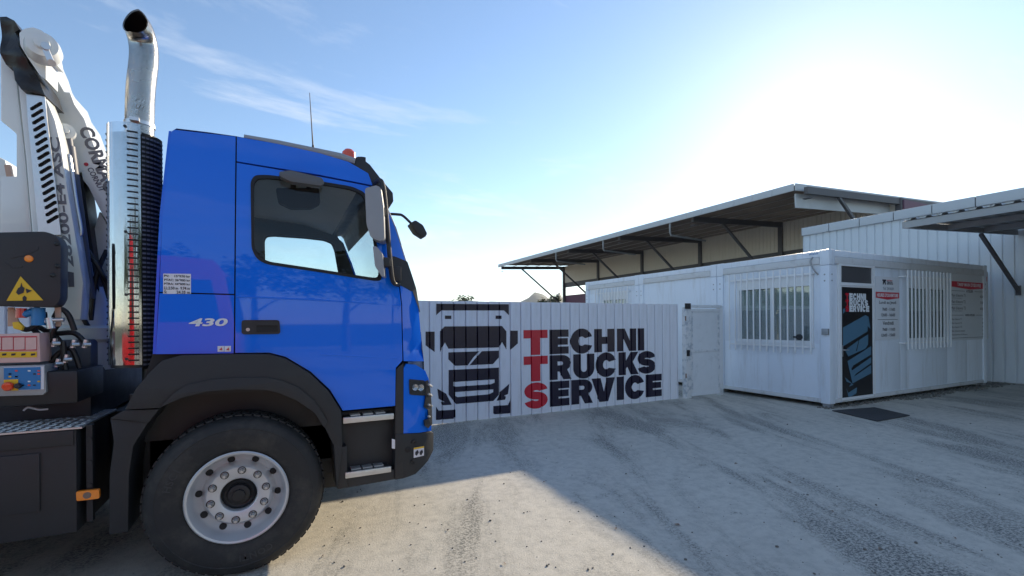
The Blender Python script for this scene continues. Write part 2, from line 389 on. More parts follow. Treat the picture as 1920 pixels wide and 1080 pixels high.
def text(name, s, fn, size, m, parent, bold=0.0, spacing=1.0, align='LEFT', fit=None, slant=0.0):
    """flat lettering; fn maps text (x, y) to 3D; fit = (width, height) scales the text into a box"""
    me = text_loops_mesh(s, size, bold, spacing, align); bm = BM(); bm.from_mesh(me); bpy.data.meshes.remove(me)
    if fit and bm.verts:
        x0 = min(v.co.x for v in bm.verts); x1 = max(v.co.x for v in bm.verts); y0 = min(v.co.y for v in bm.verts); y1 = max(v.co.y for v in bm.verts)
        for v in bm.verts: v.co.x = (v.co.x-x0)/(x1-x0)*fit[0]; v.co.y = (v.co.y-y0)/(y1-y0)*fit[1]
    for v in bm.verts: v.co = fn(v.co.x+slant*v.co.y, v.co.y)
    return obj(name, bm, m, parent, smooth=False)

# heavy block capitals: each glyph a list of loop sets in a unit box
def arc(cx, cy, rx, ry, a0, a1, n=14): return [(cx+rx*math.cos(math.radians(a0+(a1-a0)*i/n)), cy+ry*math.sin(math.radians(a0+(a1-a0)*i/n))) for i in range(n+1)]
def glyph(ch):
    g = {
     'T': [[[(0, 1), (1, 1), (1, .67), (.685, .67), (.685, 0), (.315, 0), (.315, .67), (0, .67)]]],
     'E': [[[(0, 0), (0, 1), (1, 1), (1, .70), (.44, .70), (.44, .645), (.96, .645), (.96, .375), (.44, .375), (.44, .30), (1, .30), (1, 0)]]],
     'H': [[[(0, 0), (0, 1), (.37, 1), (.37, .66), (.63, .66), (.63, 1), (1, 1), (1, 0), (.63, 0), (.63, .35), (.37, .35), (.37, 0)]]],
     'N': [[[(0, 0), (0, 1), (.40, 1), (.66, .46), (.66, 1), (1, 1), (1, 0), (.62, 0), (.34, .54), (.34, 0)]]],
     'I': [[[(0, 0), (0, 1), (1, 1), (1, 0)]]],
     'V': [[[(0, 1), (.38, 1), (.52, .42), (.64, 1), (1, 1), (.70, 0), (.32, 0)]]],
     'K': [[[(0, 0), (0, 1), (.36, 1), (.36, .62), (.60, 1), (.99, 1), (.70, .56), (1, 0), (.60, 0), (.43, .36), (.36, .27), (.36, 0)]]],
     'U': [[[(0, 1), (.36, 1), (.36, .38)]+arc(.5, .38, .14, .13, 180, 360, 6)+[(.64, 1), (1, 1)]+arc(.5, .40, .5, .43, 0, -180, 16)]],
     'R': [[[(0, 0), (0, 1), (.55, 1)]+arc(.56, .67, .42, .33, 90, -55, 10)+[(1, 0), (.62, 0), (.44, .33), (.36, .33), (.36, 0)], [(.36, .74), (.36, .58), (.52, .58)]+arc(.53, .66, .08, .08, -90, 90, 6)+[(.52, .74)]]],
     'C': [[arc(.5, .5, .5, .53, 22, 338, 26)[:1]+arc(.5, .5, .5, .53, 22, 338, 26)[1:]+[(.64, .36)]+arc(.5, .5, .15, .20, -55, -305, 12)+[(.64, .62)]]],
    }
    if ch == 'S':                                     # one thick double bend
        cl = []
        for a in range(8, 271, 13): cl.append((.5+.31*math.cos(math.radians(a)), .68+.18*math.sin(math.radians(a)), math.cos(math.radians(a))/.31, math.sin(math.radians(a))/.18))
        for a in range(77, -173, -13): cl.append((.5+.31*math.cos(math.radians(a)), .32+.18*math.sin(math.radians(a)), -math.cos(math.radians(a))/.31, -math.sin(math.radians(a))/.18))
        A = []; B = []
        for x, y, nx, ny in cl:
            l = math.hypot(nx, ny); A.append((x+.19*nx/l, y+.15*ny/l)); B.append((x-.19*nx/l, y-.15*ny/l))
        return [[A+B[::-1]]]
    return g[ch]

# ================================================================== SETTING
bm = BM(); box(bm, (-3000, -3000, -0.6), (3000, 3000, -0.05)); struct(obj('ground', bm, 'earth', smooth=False))
bm = BM(); bmesh.ops.create_grid(bm, x_segments=1, y_segments=1, size=1, matrix=Matrix.Translation((8, 12, 0)) @ Matrix.Diagonal((45, 45, 1, 1)))
struct(obj('yard_pavement', bm, 'yard', smooth=False))
def hills():
    bm = BM(); n = 120; rows = 8; g = []
    for i in range(n+1):
        az = math.radians(-60+120*i/n)+YAW*0.0
        h = 40+70*max(0, math.sin(i*0.11+1.3))+38*math.sin(i*0.27)+18*math.sin(i*0.71+1)+9*math.sin(i*1.7)
        # one clear pair of peaks left of the shed
        a = math.degrees(az); h = max(18, h*0.45)+270*math.exp(-((a-29.5)/1.3)**2)+255*math.exp(-((a-32.0)/1.1)**2)+170*math.exp(-((a-27.3)/1.3)**2)
        col = []
        for j in range(rows+1):
            t = j/rows; r = 3600+900*t; hh = -2+h*math.sin(t*PI/2)*(1+0.06*math.sin(i*2.1+j*3))
            col.append(bm.verts.new((r*math.sin(az), r*math.cos(az), hh)))
        g.append(col)
    for i in range(n):
        for j in range(rows): bm.faces.new((g[i][j], g[i+1][j], g[i+1][j+1], g[i][j+1]))
    struct(obj('hills', bm, 'hill', ang=80))
hills()

# ------------------------------------------------------------------ fence
FY, FH, FX0, FX1, FP = 7.55, 2.06, -3.09, 7.93, 0.212
def fence_dy(x):
    """depth of the sheet behind the flat pan at x: a V groove between pans"""
    t = ((x-FX0) % FP)/FP
    return 0.0 if t < 0.87 else 0.036*min(1, (t-0.87)/0.055, (1-t)/0.05)
fence = thing('sheet_metal_fence', 'white ribbed sheet metal fence with painted truck and company lettering', 'fence', (FX0, FY, 0))
bm = BM()
pr = [(0.0, 0.0), (0.87*FP, 0.0), (0.925*FP, 0.036), (0.95*FP, 0.036), (FP-0.001, 0.0005), (FP+0.010, 0.0035)]; pr = pr+[(x, y+0.0015) for x, y in pr[::-1]]
lo_ = [bm.verts.new((x, y, 0.012)) for x, y in pr]; hi_ = [bm.verts.new((x, y, FH)) for x, y in pr]
for k in range(len(pr)): bm.faces.new((lo_[k], lo_[(k+1) % len(pr)], hi_[(k+1) % len(pr)], hi_[k]))
bmesh.ops.recalc_face_normals(bm, faces=bm.faces[:])
panel0 = obj('fence_panel', bm, 'fence_white', fence, smooth=False, local=True)
npan = int((FX1-FX0)/FP)
for k in range(1, npan):
    o = panel0.copy(); COL.objects.link(o); o.parent = fence; o.location = (k*FP, 0, random.uniform(-0.004, 0.004))
for z in (0.35, 1.1, 1.8):
    bm = BM(); box(bm, (FX0, FY+0.042, z), (FX0+npan*FP, FY+0.085, z+0.06)); obj('fence_rail', bm, 'galv', fence)
for k in range(0, npan, 12):
    bm = BM(); box(bm, (FX0+k*FP, FY+0.09, 0.0), (FX0+k*FP+0.06, FY+0.15, FH-0.03)); obj('fence_post', bm, 'galv', fence)
def on_fence(name, loops_px, m, org=None, sc=None):
    """graphics traced on the fence plane, following the grooves"""
    L = []
    for lp in loops_px:
        q = []
        for a, b in lp:
            u, v = (org[0]+a/sc, org[1]+b/sc) if org else (a, b)
            p = onY(u, v, FY-0.004); q.append((p.x, p.z))
        L.append(q)
    return fence_graphic(name, L, m)
def fence_graphic(name, L, m):
    x0 = min(p[0] for p in L[0]); x1 = max(p[0] for p in L[0]); cuts = []
    k0 = int((x0-FX0)/FP)-1
    for k in range(k0, int((x1-FX0)/FP)+2):
        for t in (0.87, 0.925, 0.95, 1.0):
            c = FX0+(k+t)*FP
            if x0+1e-3 < c < x1-1e-3: cuts.append(c)
    bm = BM(); plate(bm, L, lambda a, b, d: Vector((a, FY+fence_dy(a)-0.004, b)), 0, grid=(cuts, None))
    for f in bm.faces:
        if f.normal.y > 0: f.normal_flip()
    return obj(name, bm, m, fence, smooth=False)
lines = [('TECHNI', [(97, 300), (315, 477), (493, 682), (693, 868), (885, 1048), (1060, 1115)], 1.090, 1.548),
         ('TRUCKS', [(97, 300), (315, 500), (515, 693), (703, 880), (897, 1066), (1058, 1210)], 0.606, 1.068),
         ('SERVICE', [(100, 298), (315, 481), (497, 678), (668, 866), (880, 942), (950, 1116), (1125, 1260)], 0.108, 0.578)]
for word, spans, z0, z1 in lines:
    for i, (ch, (a, b)) in enumerate(zip(word, spans)):
        xa = onY(960+a/4.5, 650, FY).x; xb = onY(960+b/4.5, 650, FY).x
        for lp in glyph(ch):
            L = [[(xa+p[0]*(xb-xa), z0+p[1]*(z1-z0)) for p in l] for l in lp]
            o = fence_graphic('letter', L, 'vinyl_red' if i == 0 else 'vinyl_dark')
Z1 = (780, 540)
for lp in ([[(152, 118), (697, 122), (697, 205), (660, 168), (190, 168), (152, 203)]],
           [[(217, 207), (265, 207), (265, 232), (217, 232)]], [[(597, 207), (642, 207), (642, 232), (597, 232)]],
           [[(215, 288), (645, 285), (678, 325), (678, 462), (645, 405), (625, 445), (243, 455), (217, 408), (180, 480), (180, 325)]],
           [[(72, 327), (140, 327), (140, 480), (72, 430)]], [[(711, 320), (764, 320), (764, 415), (711, 462)]],
           [[(243, 483), (476, 475), (430, 520), (388, 580), (293, 583), (243, 535)]],
           [[(494, 474), (622, 470), (622, 520), (578, 570), (402, 579), (444, 530)]],
           [[(245, 615), (622, 597), (622, 800), (580, 847), (300, 870), (245, 800)], [(280, 705), (590, 685), (590, 710), (560, 722), (300, 740), (280, 735)], [(295, 780), (580, 760), (580, 780), (550, 797), (310, 818), (295, 810)]],
           [[(160, 755), (225, 792), (268, 875), (200, 880), (185, 857), (215, 855), (170, 830)]],
           [[(700, 718), (690, 795), (660, 808), (675, 815), (668, 838), (605, 845), (635, 775)]],
           [[(150, 890), (170, 920), (296, 912), (296, 970), (280, 980), (150, 990)]],
           [[(580, 885), (690, 878), (712, 830), (712, 935), (700, 940), (590, 947), (580, 940)]]):
    on_fence('truck_emblem', lp, 'vinyl_dark', Z1, 4.0)

# ------------------------------------------------------------------ gate in the fence
GX0, GX1 = onY(1283, 660, FY).x, onY(1353, 660, FY).x
gate = thing('yard_gate', 'white sheet metal pedestrian gate with peeling paint beside the site cabin', 'gate', ((GX0+GX1)/2, FY, 0))
bm = BM(); box(bm, (GX0, FY-0.05, 0), (GX0+0.16, FY+0.06, 2.0)); obj('gate_post', bm, 'gate_peeling', gate, bevel=0.006)
bm = BM(); box(bm, (GX1-0.10, FY-0.04, 0), (GX1, FY+0.06, 2.03)); obj('gate_post', bm, 'gate_white', gate, bevel=0.006)
bm = BM(); box(bm, (GX0+0.05, FY-0.045, 1.985), (GX1-0.03, FY+0.03, 2.05)); obj('gate_header', bm, 'gate_white', gate, bevel=0.005)
bm = BM(); box(bm, (GX0-0.02, FY-0.075, 1.96), (GX0+0.13, FY-0.04, 2.08)); label(obj('gate_closer', bm, 'dark_metal', gate, bevel=0.005), 'dark box at the top of the gate post')
bm = BM(); box(bm, (GX0+0.175, FY-0.028, 0.06), (GX1-0.115, FY-0.016, 1.965)); obj('gate_leaf', bm, 'gate_white', gate)
for z0, z1 in ((0.04, 0.10), (1.0, 1.06), (1.90, 1.96)):
    bm = BM(); box(bm, (GX0+0.17, FY-0.042, z0), (GX1-0.11, FY-0.027, z1)); obj('gate_rail', bm, 'gate_peeling' if z0 == 1.0 else 'gate_white', gate, bevel=0.003)
for x in (GX0+0.17, GX1-0.16):
    bm = BM(); box(bm, (x, FY-0.040, 0.102), (x+0.05, FY-0.0275, 0.998)); box(bm, (x, FY-0.040, 1.062), (x+0.05, FY-0.0275, 1.898)); obj('gate_stile', bm, 'gate_peeling', gate)
bm = BM(); box(bm, (GX0+0.02, FY-0.085, 0.93), (GX0+0.08, FY-0.05, 1.06)); cyl(bm, (GX0+0.05, FY-0.11, 1.03), (GX0+0.05, FY-0.085, 1.03), 0.014); obj('gate_lock', bm, 'dark_metal', gate, bevel=0.004)
for z in (0.5, 1.75):
    bm = BM(); cyl(bm, (GX0-0.015, FY-0.06, z-0.05), (GX0-0.015, FY-0.06, z+0.05), 0.014); obj('hinge', bm, 'gate_rust', gate)

# ------------------------------------------------------------------ site cabins
CX, CY0 = 9.39, 5.36                   # the outer corner of the cabins: short faces along X = CX, long face along Y = CY0
CXE = 16.06; CH = 3.05; CZ = 0.10
mods = [(CY0, 7.93), (7.945, 10.66), (10.675, 13.35)]
labels = ['white site cabin with company door, two grilled windows and notice boards', 'plain white site cabin standing between two other cabins', 'white site cabin with a small grilled window, farthest along the row']
cabins = []
def quad_plane(bm, lo, hi): return box(bm, lo, hi)
for k, (ya, yb) in enumerate(mods):
    c = thing('site_cabin', labels[k], 'cabin', (CX, ya, 0), 'site cabins joined in a row'); cabins.append(c)
    XE = CXE
    # wall sheets (inset), posts, rails, roof
    bm = BM(); box(bm, (XE-0.06, ya+0.05, CZ+0.05), (XE-0.02, yb-0.05, CH-0.1)); obj('wall', bm, 'cabin_white', c)
    bm = BM(); box(bm, (CX+0.05, yb-0.06, CZ+0.05), (XE-0.05, yb-0.02, CH-0.1)); obj('wall', bm, 'cabin_white', c)
    bm = BM(); box(bm, (CX+0.04, ya+0.04, CH-0.08), (XE-0.04, yb-0.04, CH-0.02)); obj('roof', bm, 'cabin_trim', c)
    bm = BM(); box(bm, (CX+0.03, ya+0.03, CZ), (XE-0.03, yb-0.03, CZ+0.06)); obj('floor', bm, 'room_dark', c)
    for x in (CX, XE-0.17):
        for y, yy in ((ya, ya+0.17), (yb-0.17, yb)):
            bm = BM(); box(bm, (x, y, CZ-0.02), (x+0.17, yy, CH-0.30)); p = obj('corner_post', bm, 'cabin_white', c, bevel=0.012)
            bm = BM(); box(bm, (x-0.006, y-0.006, CH-0.298), (x+0.176, yy+0.006 if yy < yb else yy, CH)); obj('corner_block', bm, 'cabin_white', c, bevel=0.012)
            bm = BM(); box(bm, (x+0.02, y+0.02, 0), (x+0.15, yy-0.02, CZ-0.022)); obj('foot', bm, 'galv', c)
            for z in (CH-0.48, CH-0.60):
                bm = BM(); cyl(bm, (x-0.004, (y+yy)/2, z), (x+0.001, (y+yy)/2, z), 0.016, seg=10); cyl(bm, ((2*x+0.17)/2, y-0.004, z), ((2*x+0.17)/2, y+0.001, z), 0.016, seg=10)
                obj('bolt', bm, 'galv', p)
    # top rails (roof gutter with a fold) and bottom rails
    for y0, y1, x0, x1 in ((ya+0.17, yb-0.17, CX, CX+0.10), (ya+0.17, yb-0.17, XE-0.10, XE)):
        bm = BM(); box(bm, (x0+0.004, y0, CH-0.13), (x1, y1, CH-0.006)); obj('roof_rail', bm, 'cabin_white', c, bevel=0.015)
        bm = BM(); box(bm, (x0-0.012 if x0 == CX else x0+0.02, y0+0.01, CH-0.27), (x1-0.02 if x0 == CX else x1+0.012, y1-0.01, CH-0.135)); obj('rail_fold', bm, 'cabin_trim', c, bevel=0.006)
        bm = BM(); box(bm, (x0+0.006, y0, CZ-0.01), (x1, y1, CZ+0.07)); obj('floor_rail', bm, 'cabin_trim', c, bevel=0.006)
    for y0, y1 in ((ya, ya+0.10), (yb-0.10, yb)):
        if k and y0 == ya: continue
        bm = BM(); box(bm, (CX+0.17, y0+0.004, CH-0.13), (XE-0.17, y1-0.004, CH-0.006)); obj('roof_rail', bm, 'cabin_white', c, bevel=0.015)
        if y0 == ya:
            bm = BM(); box(bm, (CX+0.18, y0-0.012, CH-0.27), (XE-0.18, y0+0.06, CH-0.135)); obj('rail_fold', bm, 'cabin_trim', c, bevel=0.006)
            bm = BM(); box(bm, (CX+0.17, y0+0.006, CZ-0.01), (XE-0.17, y0+0.09, CZ+0.07)); obj('floor_rail', bm, 'cabin_trim', c, bevel=0.006)
    # short wall towards the yard: sheets about 1.1 m wide with an opening where a window is
    win = {0: (onX(1382, 600, CX).y, onX(1524, 600, CX).y), 1: None, 2: (ya+0.55, ya+1.75)}[k]
    zw = (1.22, 2.62)
    if win: win = (min(win), max(win))
    def sheet(y0, y1, z0, z1):
        bm = BM(); box(bm, (CX+0.030, y0+0.0015, z0), (CX+0.07, y1-0.0015, z1)); obj('wall_panel', bm, 'cabin_white', c, bevel=0.002)
    ys = [ya+0.172, (ya+yb)/2, yb-0.172]
    for y0, y1 in zip(ys, ys[1:]):
        if win and y1 > win[0] and y0 < win[1]:
            sheet(y0, y1, CZ+0.07, zw[0]); sheet(y0, y1, zw[1], CH-0.13)
            if y0 < win[0]: sheet(y0, win[0], zw[0], zw[1])
            if y1 > win[1]: sheet(win[1], y1, zw[0], zw[1])
        else: sheet(y0, y1, CZ+0.07, CH-0.13)
    if win:
        wn = holder('window', c); y0, y1 = win; z0, z1 = zw
        bm = BM(); fy0, fy1 = y0+0.001, y1-0.001
        for a, b in (((CX+0.01, fy0, z0+0.001), (CX+0.085, fy1, z0+0.06)), ((CX+0.01, fy0, z1-0.24), (CX+0.085, fy1, z1-0.001)), ((CX+0.012, fy0, z0+0.06), (CX+0.085, fy0+0.055, z1-0.24)), ((CX+0.012, fy1-0.055, z0+0.06), (CX+0.085, fy1, z1-0.24))): box(bm, a, b)
        ym = (y0+y1)/2+0.02
        box(bm, (CX+0.02, ym-0.035, z0+0.06), (CX+0.08, ym+0.035, z1-0.24)); obj('window_frame', bm, 'frame_white', wn)
        bm = BM(); box(bm, (CX-0.03, fy0-0.02, z0-0.03), (CX+0.029, fy1+0.02, z0-0.001)); obj('window_sill', bm, 'frame_white', wn)
        for a, b in ((fy0+0.055, ym-0.035), (ym+0.035, fy1-0.055)):
            bm = BM(); box(bm, (CX+0.045, a, z0+0.06), (CX+0.049, b, z1-0.24)); obj('pane', bm, 'window_glass', wn, smooth=False)
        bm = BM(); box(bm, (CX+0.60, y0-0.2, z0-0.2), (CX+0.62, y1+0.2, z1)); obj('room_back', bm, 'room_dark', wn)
        bm = BM(); box(bm, (CX+0.062, y0+0.05, z0+0.06), (CX+0.066, y1-0.05, z0+0.70)); obj('pane_lightener', bm, 'pane_lightener_grey', wn)  # panel added behind the glass to lighten the lower pane
        sl0 = None; yy_ = y0+0.07
        while yy_ < y1-0.07:
            if sl0 is None: bm = BM(); bar(bm, (0, 0, z0+0.07), (0, 0, z1-0.25), 0.078, 0.003, ref=(0.92, 0.4, 0)); sl0 = obj('slat', bm, 'blind_grey', wn, smooth=False, local=True); o = sl0
            else: o = sl0.copy(); COL.objects.link(o); o.parent = wn
            o.location = Vector((CX+0.095, yy_, 0))-Vector((CX, ya, 0)); yy_ += 0.085
        if k == 2:
            gb = (y0-0.15, y1+0.25, 1.03, 2.75, 12)
        else: gb = (onX(1520, 600, CX-0.08).y, onX(1368, 600, CX-0.08).y, 1.03, 2.75, 13)
        gr = holder('window_grille', c); b0 = None; n = gb[4]
        for i in range(n):
            if b0 is None:
                bm = BM(); box(bm, (-0.012, -0.012, gb[2]), (0.012, 0.012, gb[3])); b0 = obj('bar', bm, 'grille_white', gr, local=True, bevel=0.003); o = b0
            else: o = b0.copy(); COL.objects.link(o); o.parent = gr
            o.location = Vector((CX-0.085, gb[0]+(gb[1]-gb[0])*i/(n-1), 0))-Vector((CX, ya, 0))
        for z in (gb[2]+0.12, gb[3]-0.16):
            bm = BM(); box(bm, (CX-0.073, gb[0]-0.02, z), (CX-0.058, gb[1]+0.02, z+0.035)); obj('rail', bm, 'grille_white', gr)
            for y in (gb[0]-0.02, gb[1]+0.0):
                bm = BM(); box(bm, (CX-0.0575, y, z+0.005), (CX+0.0299 if not (y0 < y < y1) else CX+0.0099, y+0.03, z+0.03)); obj('bracket', bm, 'grille_white', gr)
c1 = cabins[0]; C1L = Vector((CX, CY0, 0))
# long wall of the first cabin: door, boards, window
def PX(u, v=600): return onY(u, v, CY0).x
def PZ(u, v): return onY(u, v, CY0).z
dx0, dx1 = PX(1573), PX(1640); wx0, wx1 = PX(1703), PX(1779); zb = (1.22, 2.62); dtop = 2.80
edges = [CX+0.172, dx0, dx1, dx1+1.05, wx0, wx1, wx1+1.0, CXE-0.172]
def lsheet(x0, x1, z0, z1):
    bm = BM(); box(bm, (x0+0.0015, CY0+0.030, z0), (x1-0.0015, CY0+0.07, z1)); obj('wall_panel', bm, 'cabin_white', c1, bevel=0.002)
for i, (x0, x1) in enumerate(zip(edges, edges[1:])):
    if i == 1: lsheet(x0, x1, dtop, CH-0.13)
    elif i == 4: lsheet(x0, x1, CZ+0.07, zb[0]); lsheet(x0, x1, zb[1], CH-0.13)
    else: lsheet(x0, x1, CZ+0.07, CH-0.13)
door = holder('door', c1)
zl = PZ(1600, 748); zt = PZ(1600, 536)
bm = BM()
for a, b in (((dx0+.002, CY0-0.012, CZ+.075), (dx0+0.07, CY0+0.08, dtop-.002)), ((dx1-0.07, CY0-0.012, CZ+.075), (dx1-.002, CY0+0.08, dtop-.002)), ((dx0+0.07, CY0-0.01, dtop-0.05), (dx1-0.07, CY0+0.08, dtop-.002)), ((dx0+0.07, CY0-0.01, zt), (dx1-0.07, CY0+0.08, zt+0.06)), ((dx0+0.07, CY0-0.008, CZ+.075), (dx1-0.07, CY0+0.08, zl+0.0))): box(bm, a, b)
obj('door_frame', bm, 'frame_white', door)
bm = BM(); box(bm, (dx0+0.071, CY0+0.02, zt+0.061), (dx1-0.071, CY0+0.03, dtop-0.051)); label(obj('transom_pane', bm, 'transom_grey', door), 'dark pane above the door')
bm = BM(); box(bm, (dx0+0.073, CY0+0.002, zl+0.003), (dx1-0.073, CY0+0.05, zt-0.003)); obj('door_leaf', bm, 'frame_white', door)
px0, px1, pz0, pz1 = dx0+0.10, dx1-0.085, zl+0.03, zt-0.03
bm = BM(); box(bm, (px0, CY0-0.001, pz0), (px1, CY0+0.0015, pz1)); label(obj('door_poster', bm, 'poster_black', door), 'black film with truck drawing and company name covering the door')
# the drawing on the door: tilted truck front in blue-grey bands (traced on the door plane)
def on_door(name, pts, m, org=(1540, 460), sc=3.176, dy=-0.003):
    L = [[(lambda p: (min(max(p.x, px0), px1), min(max(p.z, pz0), pz1)))(onY(org[0]+a/sc, org[1]+b/sc, CY0)) for a, b in pts]]
    bm = BM(); poly2d(bm, L, lambda a, b: Vector((a, CY0+dy, b)))
    for f in bm.faces:
        if f.normal.y > 0: f.normal_flip()
    return obj(name, bm, m, door, smooth=False)
for pts in ([(128, 490), (262, 415), (280, 425), (292, 500), (275, 480), (275, 512), (128, 602)], [(140, 625), (213, 570), (278, 530), (278, 590), (262, 615), (160, 662)], [(222, 560), (226, 560), (210, 630), (205, 630)],
            [(155, 690), (296, 600), (296, 650), (190, 715), (178, 735), (182, 745), (296, 665), (296, 700), (205, 765), (193, 782), (296, 712), (296, 762), (185, 822)],
            [(140, 785), (190, 830), (163, 842), (178, 822), (150, 812)], [(148, 850), (160, 878), (212, 845), (208, 880), (163, 915)], [(128, 380), (140, 372), (140, 395), (128, 408)]):
    on_door('poster_band', pts, 'poster_blue' if pts[0] != (222, 560) else 'poster_black', dy=-0.0025 if pts[0] != (222, 560) else -0.004)
def door_word(wd, ua, ub, va, vb):
    xa, xb = PX(1540+ua/3.176), PX(1540+ub/3.176); n = len(wd); wts = [0.55 if ch == 'I' else 1.0 for ch in wd]; tot = sum(wts)+0.08*(n-1); x = xa
    z1, z0 = PZ(1540+(ua+ub)/2/3.176, 460+va/3.176), PZ(1540+(ua+ub)/2/3.176, 460+vb/3.176)
    for i, (ch, wt) in enumerate(zip(wd, wts)):
        wd_ = (xb-xa)*wt/tot
        for lp in glyph(ch):
            bm = BM(); poly2d(bm, [[(x+p[0]*wd_, z0+p[1]*(z1-z0)) for p in l] for l in lp], lambda a, b: Vector((a, CY0-0.005, b)))
            for f in bm.faces:
                if f.normal.y > 0: f.normal_flip()
            obj('letter', bm, 'vinyl_red' if i == 0 else 'letter_white', door, smooth=False)
        x += (xb-xa)*(wt+0.08)/tot
door_word('TECHNI', 143, 265, 286, 325); door_word('TRUCKS', 143, 277, 325, 360); door_word('SERVICE', 143, 284, 360, 396)
bm = BM(); box(bm, (dx0+0.085, CY0-0.012, 0.98), (dx0+0.115, CY0+0.001, 1.20)); cyl(bm, (dx0+0.10, CY0-0.05, 1.11), (dx0+0.10, CY0-0.01, 1.11), 0.011, seg=10); cyl(bm, (dx0+0.10, CY0-0.05, 1.11), (dx0+0.23, CY0-0.052, 1.108), 0.010, seg=10); obj('door_handle', bm, 'aluminium', door)
# long-wall window and its grille
wn = holder('window', c1)
bm = BM(); a0, a1 = wx0+.001, wx1-.001
for a, b in (((a0, CY0+0.01, zb[0]+.001), (a1, CY0+0.085, zb[0]+0.06)), ((a0, CY0+0.01, zb[1]-0.24), (a1, CY0+0.085, zb[1]-.001)), ((a0, CY0+0.012, zb[0]+0.06), (a0+0.055, CY0+0.085, zb[1]-0.24)), ((a1-0.055, CY0+0.012, zb[0]+0.06), (a1, CY0+0.085, zb[1]-0.24))): box(bm, a, b)
xm = (wx0+wx1)/2; box(bm, (xm-0.035, CY0+0.02, zb[0]+0.06), (xm+0.035, CY0+0.08, zb[1]-0.24)); obj('window_frame', bm, 'frame_white', wn)
for a, b in ((a0+0.055, xm-0.035), (xm+0.035, a1-0.055)):
    bm = BM(); box(bm, (a, CY0+0.045, zb[0]+0.06), (b, CY0+0.049, zb[1]-0.24)); obj('pane', bm, 'window_glass', wn, smooth=False)
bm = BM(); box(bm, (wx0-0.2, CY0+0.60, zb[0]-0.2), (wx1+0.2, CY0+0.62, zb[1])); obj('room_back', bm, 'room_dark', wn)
bm = BM(); box(bm, (wx0+0.05, CY0+0.062, zb[0]+0.06), (wx1-0.05, CY0+0.066, zb[0]+0.66)); obj('pane_lightener', bm, 'pane_lightener_grey', wn)  # same added panel, lightens the lower part of this window
sl0 = None; xx_ = wx0+0.07
while xx_ < wx1-0.07:
    if sl0 is None: bm = BM(); bar(bm, (0, 0, zb[0]+0.07), (0, 0, zb[1]-0.25), 0.078, 0.003, ref=(0.4, 0.92, 0)); sl0 = obj('slat', bm, 'blind_grey', wn, smooth=False, local=True); o = sl0
    else: o = sl0.copy(); COL.objects.link(o); o.parent = wn
    o.location = Vector((xx_, CY0+0.095, 0))-C1L; xx_ += 0.085
gr = holder('window_grille', c1); g0, g1 = onY(1703, 600, CY0-0.085).x, onY(1783, 600, CY0-0.085).x; b0 = None
for i in range(13):
    if b0 is None: bm = BM(); box(bm, (-0.014, -0.012, 1.05), (0.014, 0.012, 2.76)); b0 = obj('bar', bm, 'grille_white', gr, local=True, bevel=0.003); o = b0
    else: o = b0.copy(); COL.objects.link(o); o.parent = gr
    o.location = Vector((g0+(g1-g0)*i/12, CY0-0.085, 0))-C1L
for z in (1.17, 2.60):
    bm = BM(); box(bm, (g0-0.12, CY0-0.073, z), (g1+0.06, CY0-0.058, z+0.035)); obj('rail', bm, 'grille_white', gr)
    for x in (g0-0.12, g1+0.03):
        bm = BM(); box(bm, (x, CY0-0.0575, z+0.005), (x+0.03, CY0+0.0299, z+0.03)); obj('bracket', bm, 'grille_white', gr)
# small fittings on the cabin corner
pc = onX(1549, 622, CX); bm = BM(); box(bm, (CX-0.05, pc.y-0.06, pc.z-0.06), (CX+0.001, pc.y+0.06, pc.z+0.06)); label(obj('intercom', bm, 'galv', c1, bevel=0.006), 'small grey box on the corner post')
bm = BM(); tube(bm, curve_pts([(CX-0.01, CY0+0.30, 2.93), (CX-0.045, CY0+0.33, 2.84), (CX-0.03, CY0+0.27, 2.68), (CX+0.03, CY0+0.22, 2.58)]), 0.014); obj('cable', bm, 'galv', c1)
pl = onX(1500, 632, CX-0.10); bm = BM(); lathe(bm, [(0, -0.035), (0.05, -0.035), (0.06, -0.01), (0.06, 0.02), (0.03, 0.035), (0, 0.035)], (CX-0.13, pl.y, pl.z), (1, 0.15, 0), 18); box(bm, (CX-0.12, pl.y-0.015, pl.z-0.015), (CX-0.09, pl.y+0.13, pl.z+0.015)); label(obj('spot_lamp', bm, 'dark_metal', c1), 'small black lamp clamped on the window bars')
for u in (1545, 1343, 1196):
    pass
# makers plates printed on roof rail
for u0, u1 in ((1517, 1534),):
    ya_, yb_ = onX(u1, 480, CX).y, onX(u0, 480, CX).y
    text('maker_mark', 'algeco', lambda a, b: Vector((CX-0.0135+0.0135, yb_-a, CH-0.085+b)), 0.1, 'panel_blue', c1, bold=0.002, fit=(yb_-ya_, 0.05))
# notice boards
def board(name, lab, u0, u1, v0, v1, m, dy=0.012):
    x0, x1 = PX(u0), PX(u1); z1 = PZ((u0+u1)/2, v0); z0 = PZ((u0+u1)/2, v1)
    t = thing(name, lab, 'sign', ((x0+x1)/2, CY0+0.03, z0)); bm = BM(); box(bm, (x0, CY0+0.03-dy, z0), (x1, CY0+0.0295, z1)); obj('board', bm, m, t, bevel=0.002)
    return t, x0, x1, z0, z1, CY0+0.03-dy-0.0015
t, x0, x1, z0, z1, yy = board('opening_hours_sign', 'white notice board with opening hours under a red banner', 1644, 1688, 519, 637, 'sign_white')
W, H = x1-x0, z1-z0
def row(t, s, fx, fz, fw, fh, m, x0, z0, W, H, yy, bold=0.0, name='lettering'):
    return text(name, s, lambda a, b: Vector((x0+fx*W+a, yy-0.001, z0+fz*H+b)), 0.1, m, t, bold=bold, fit=(fw*W, fh*H))
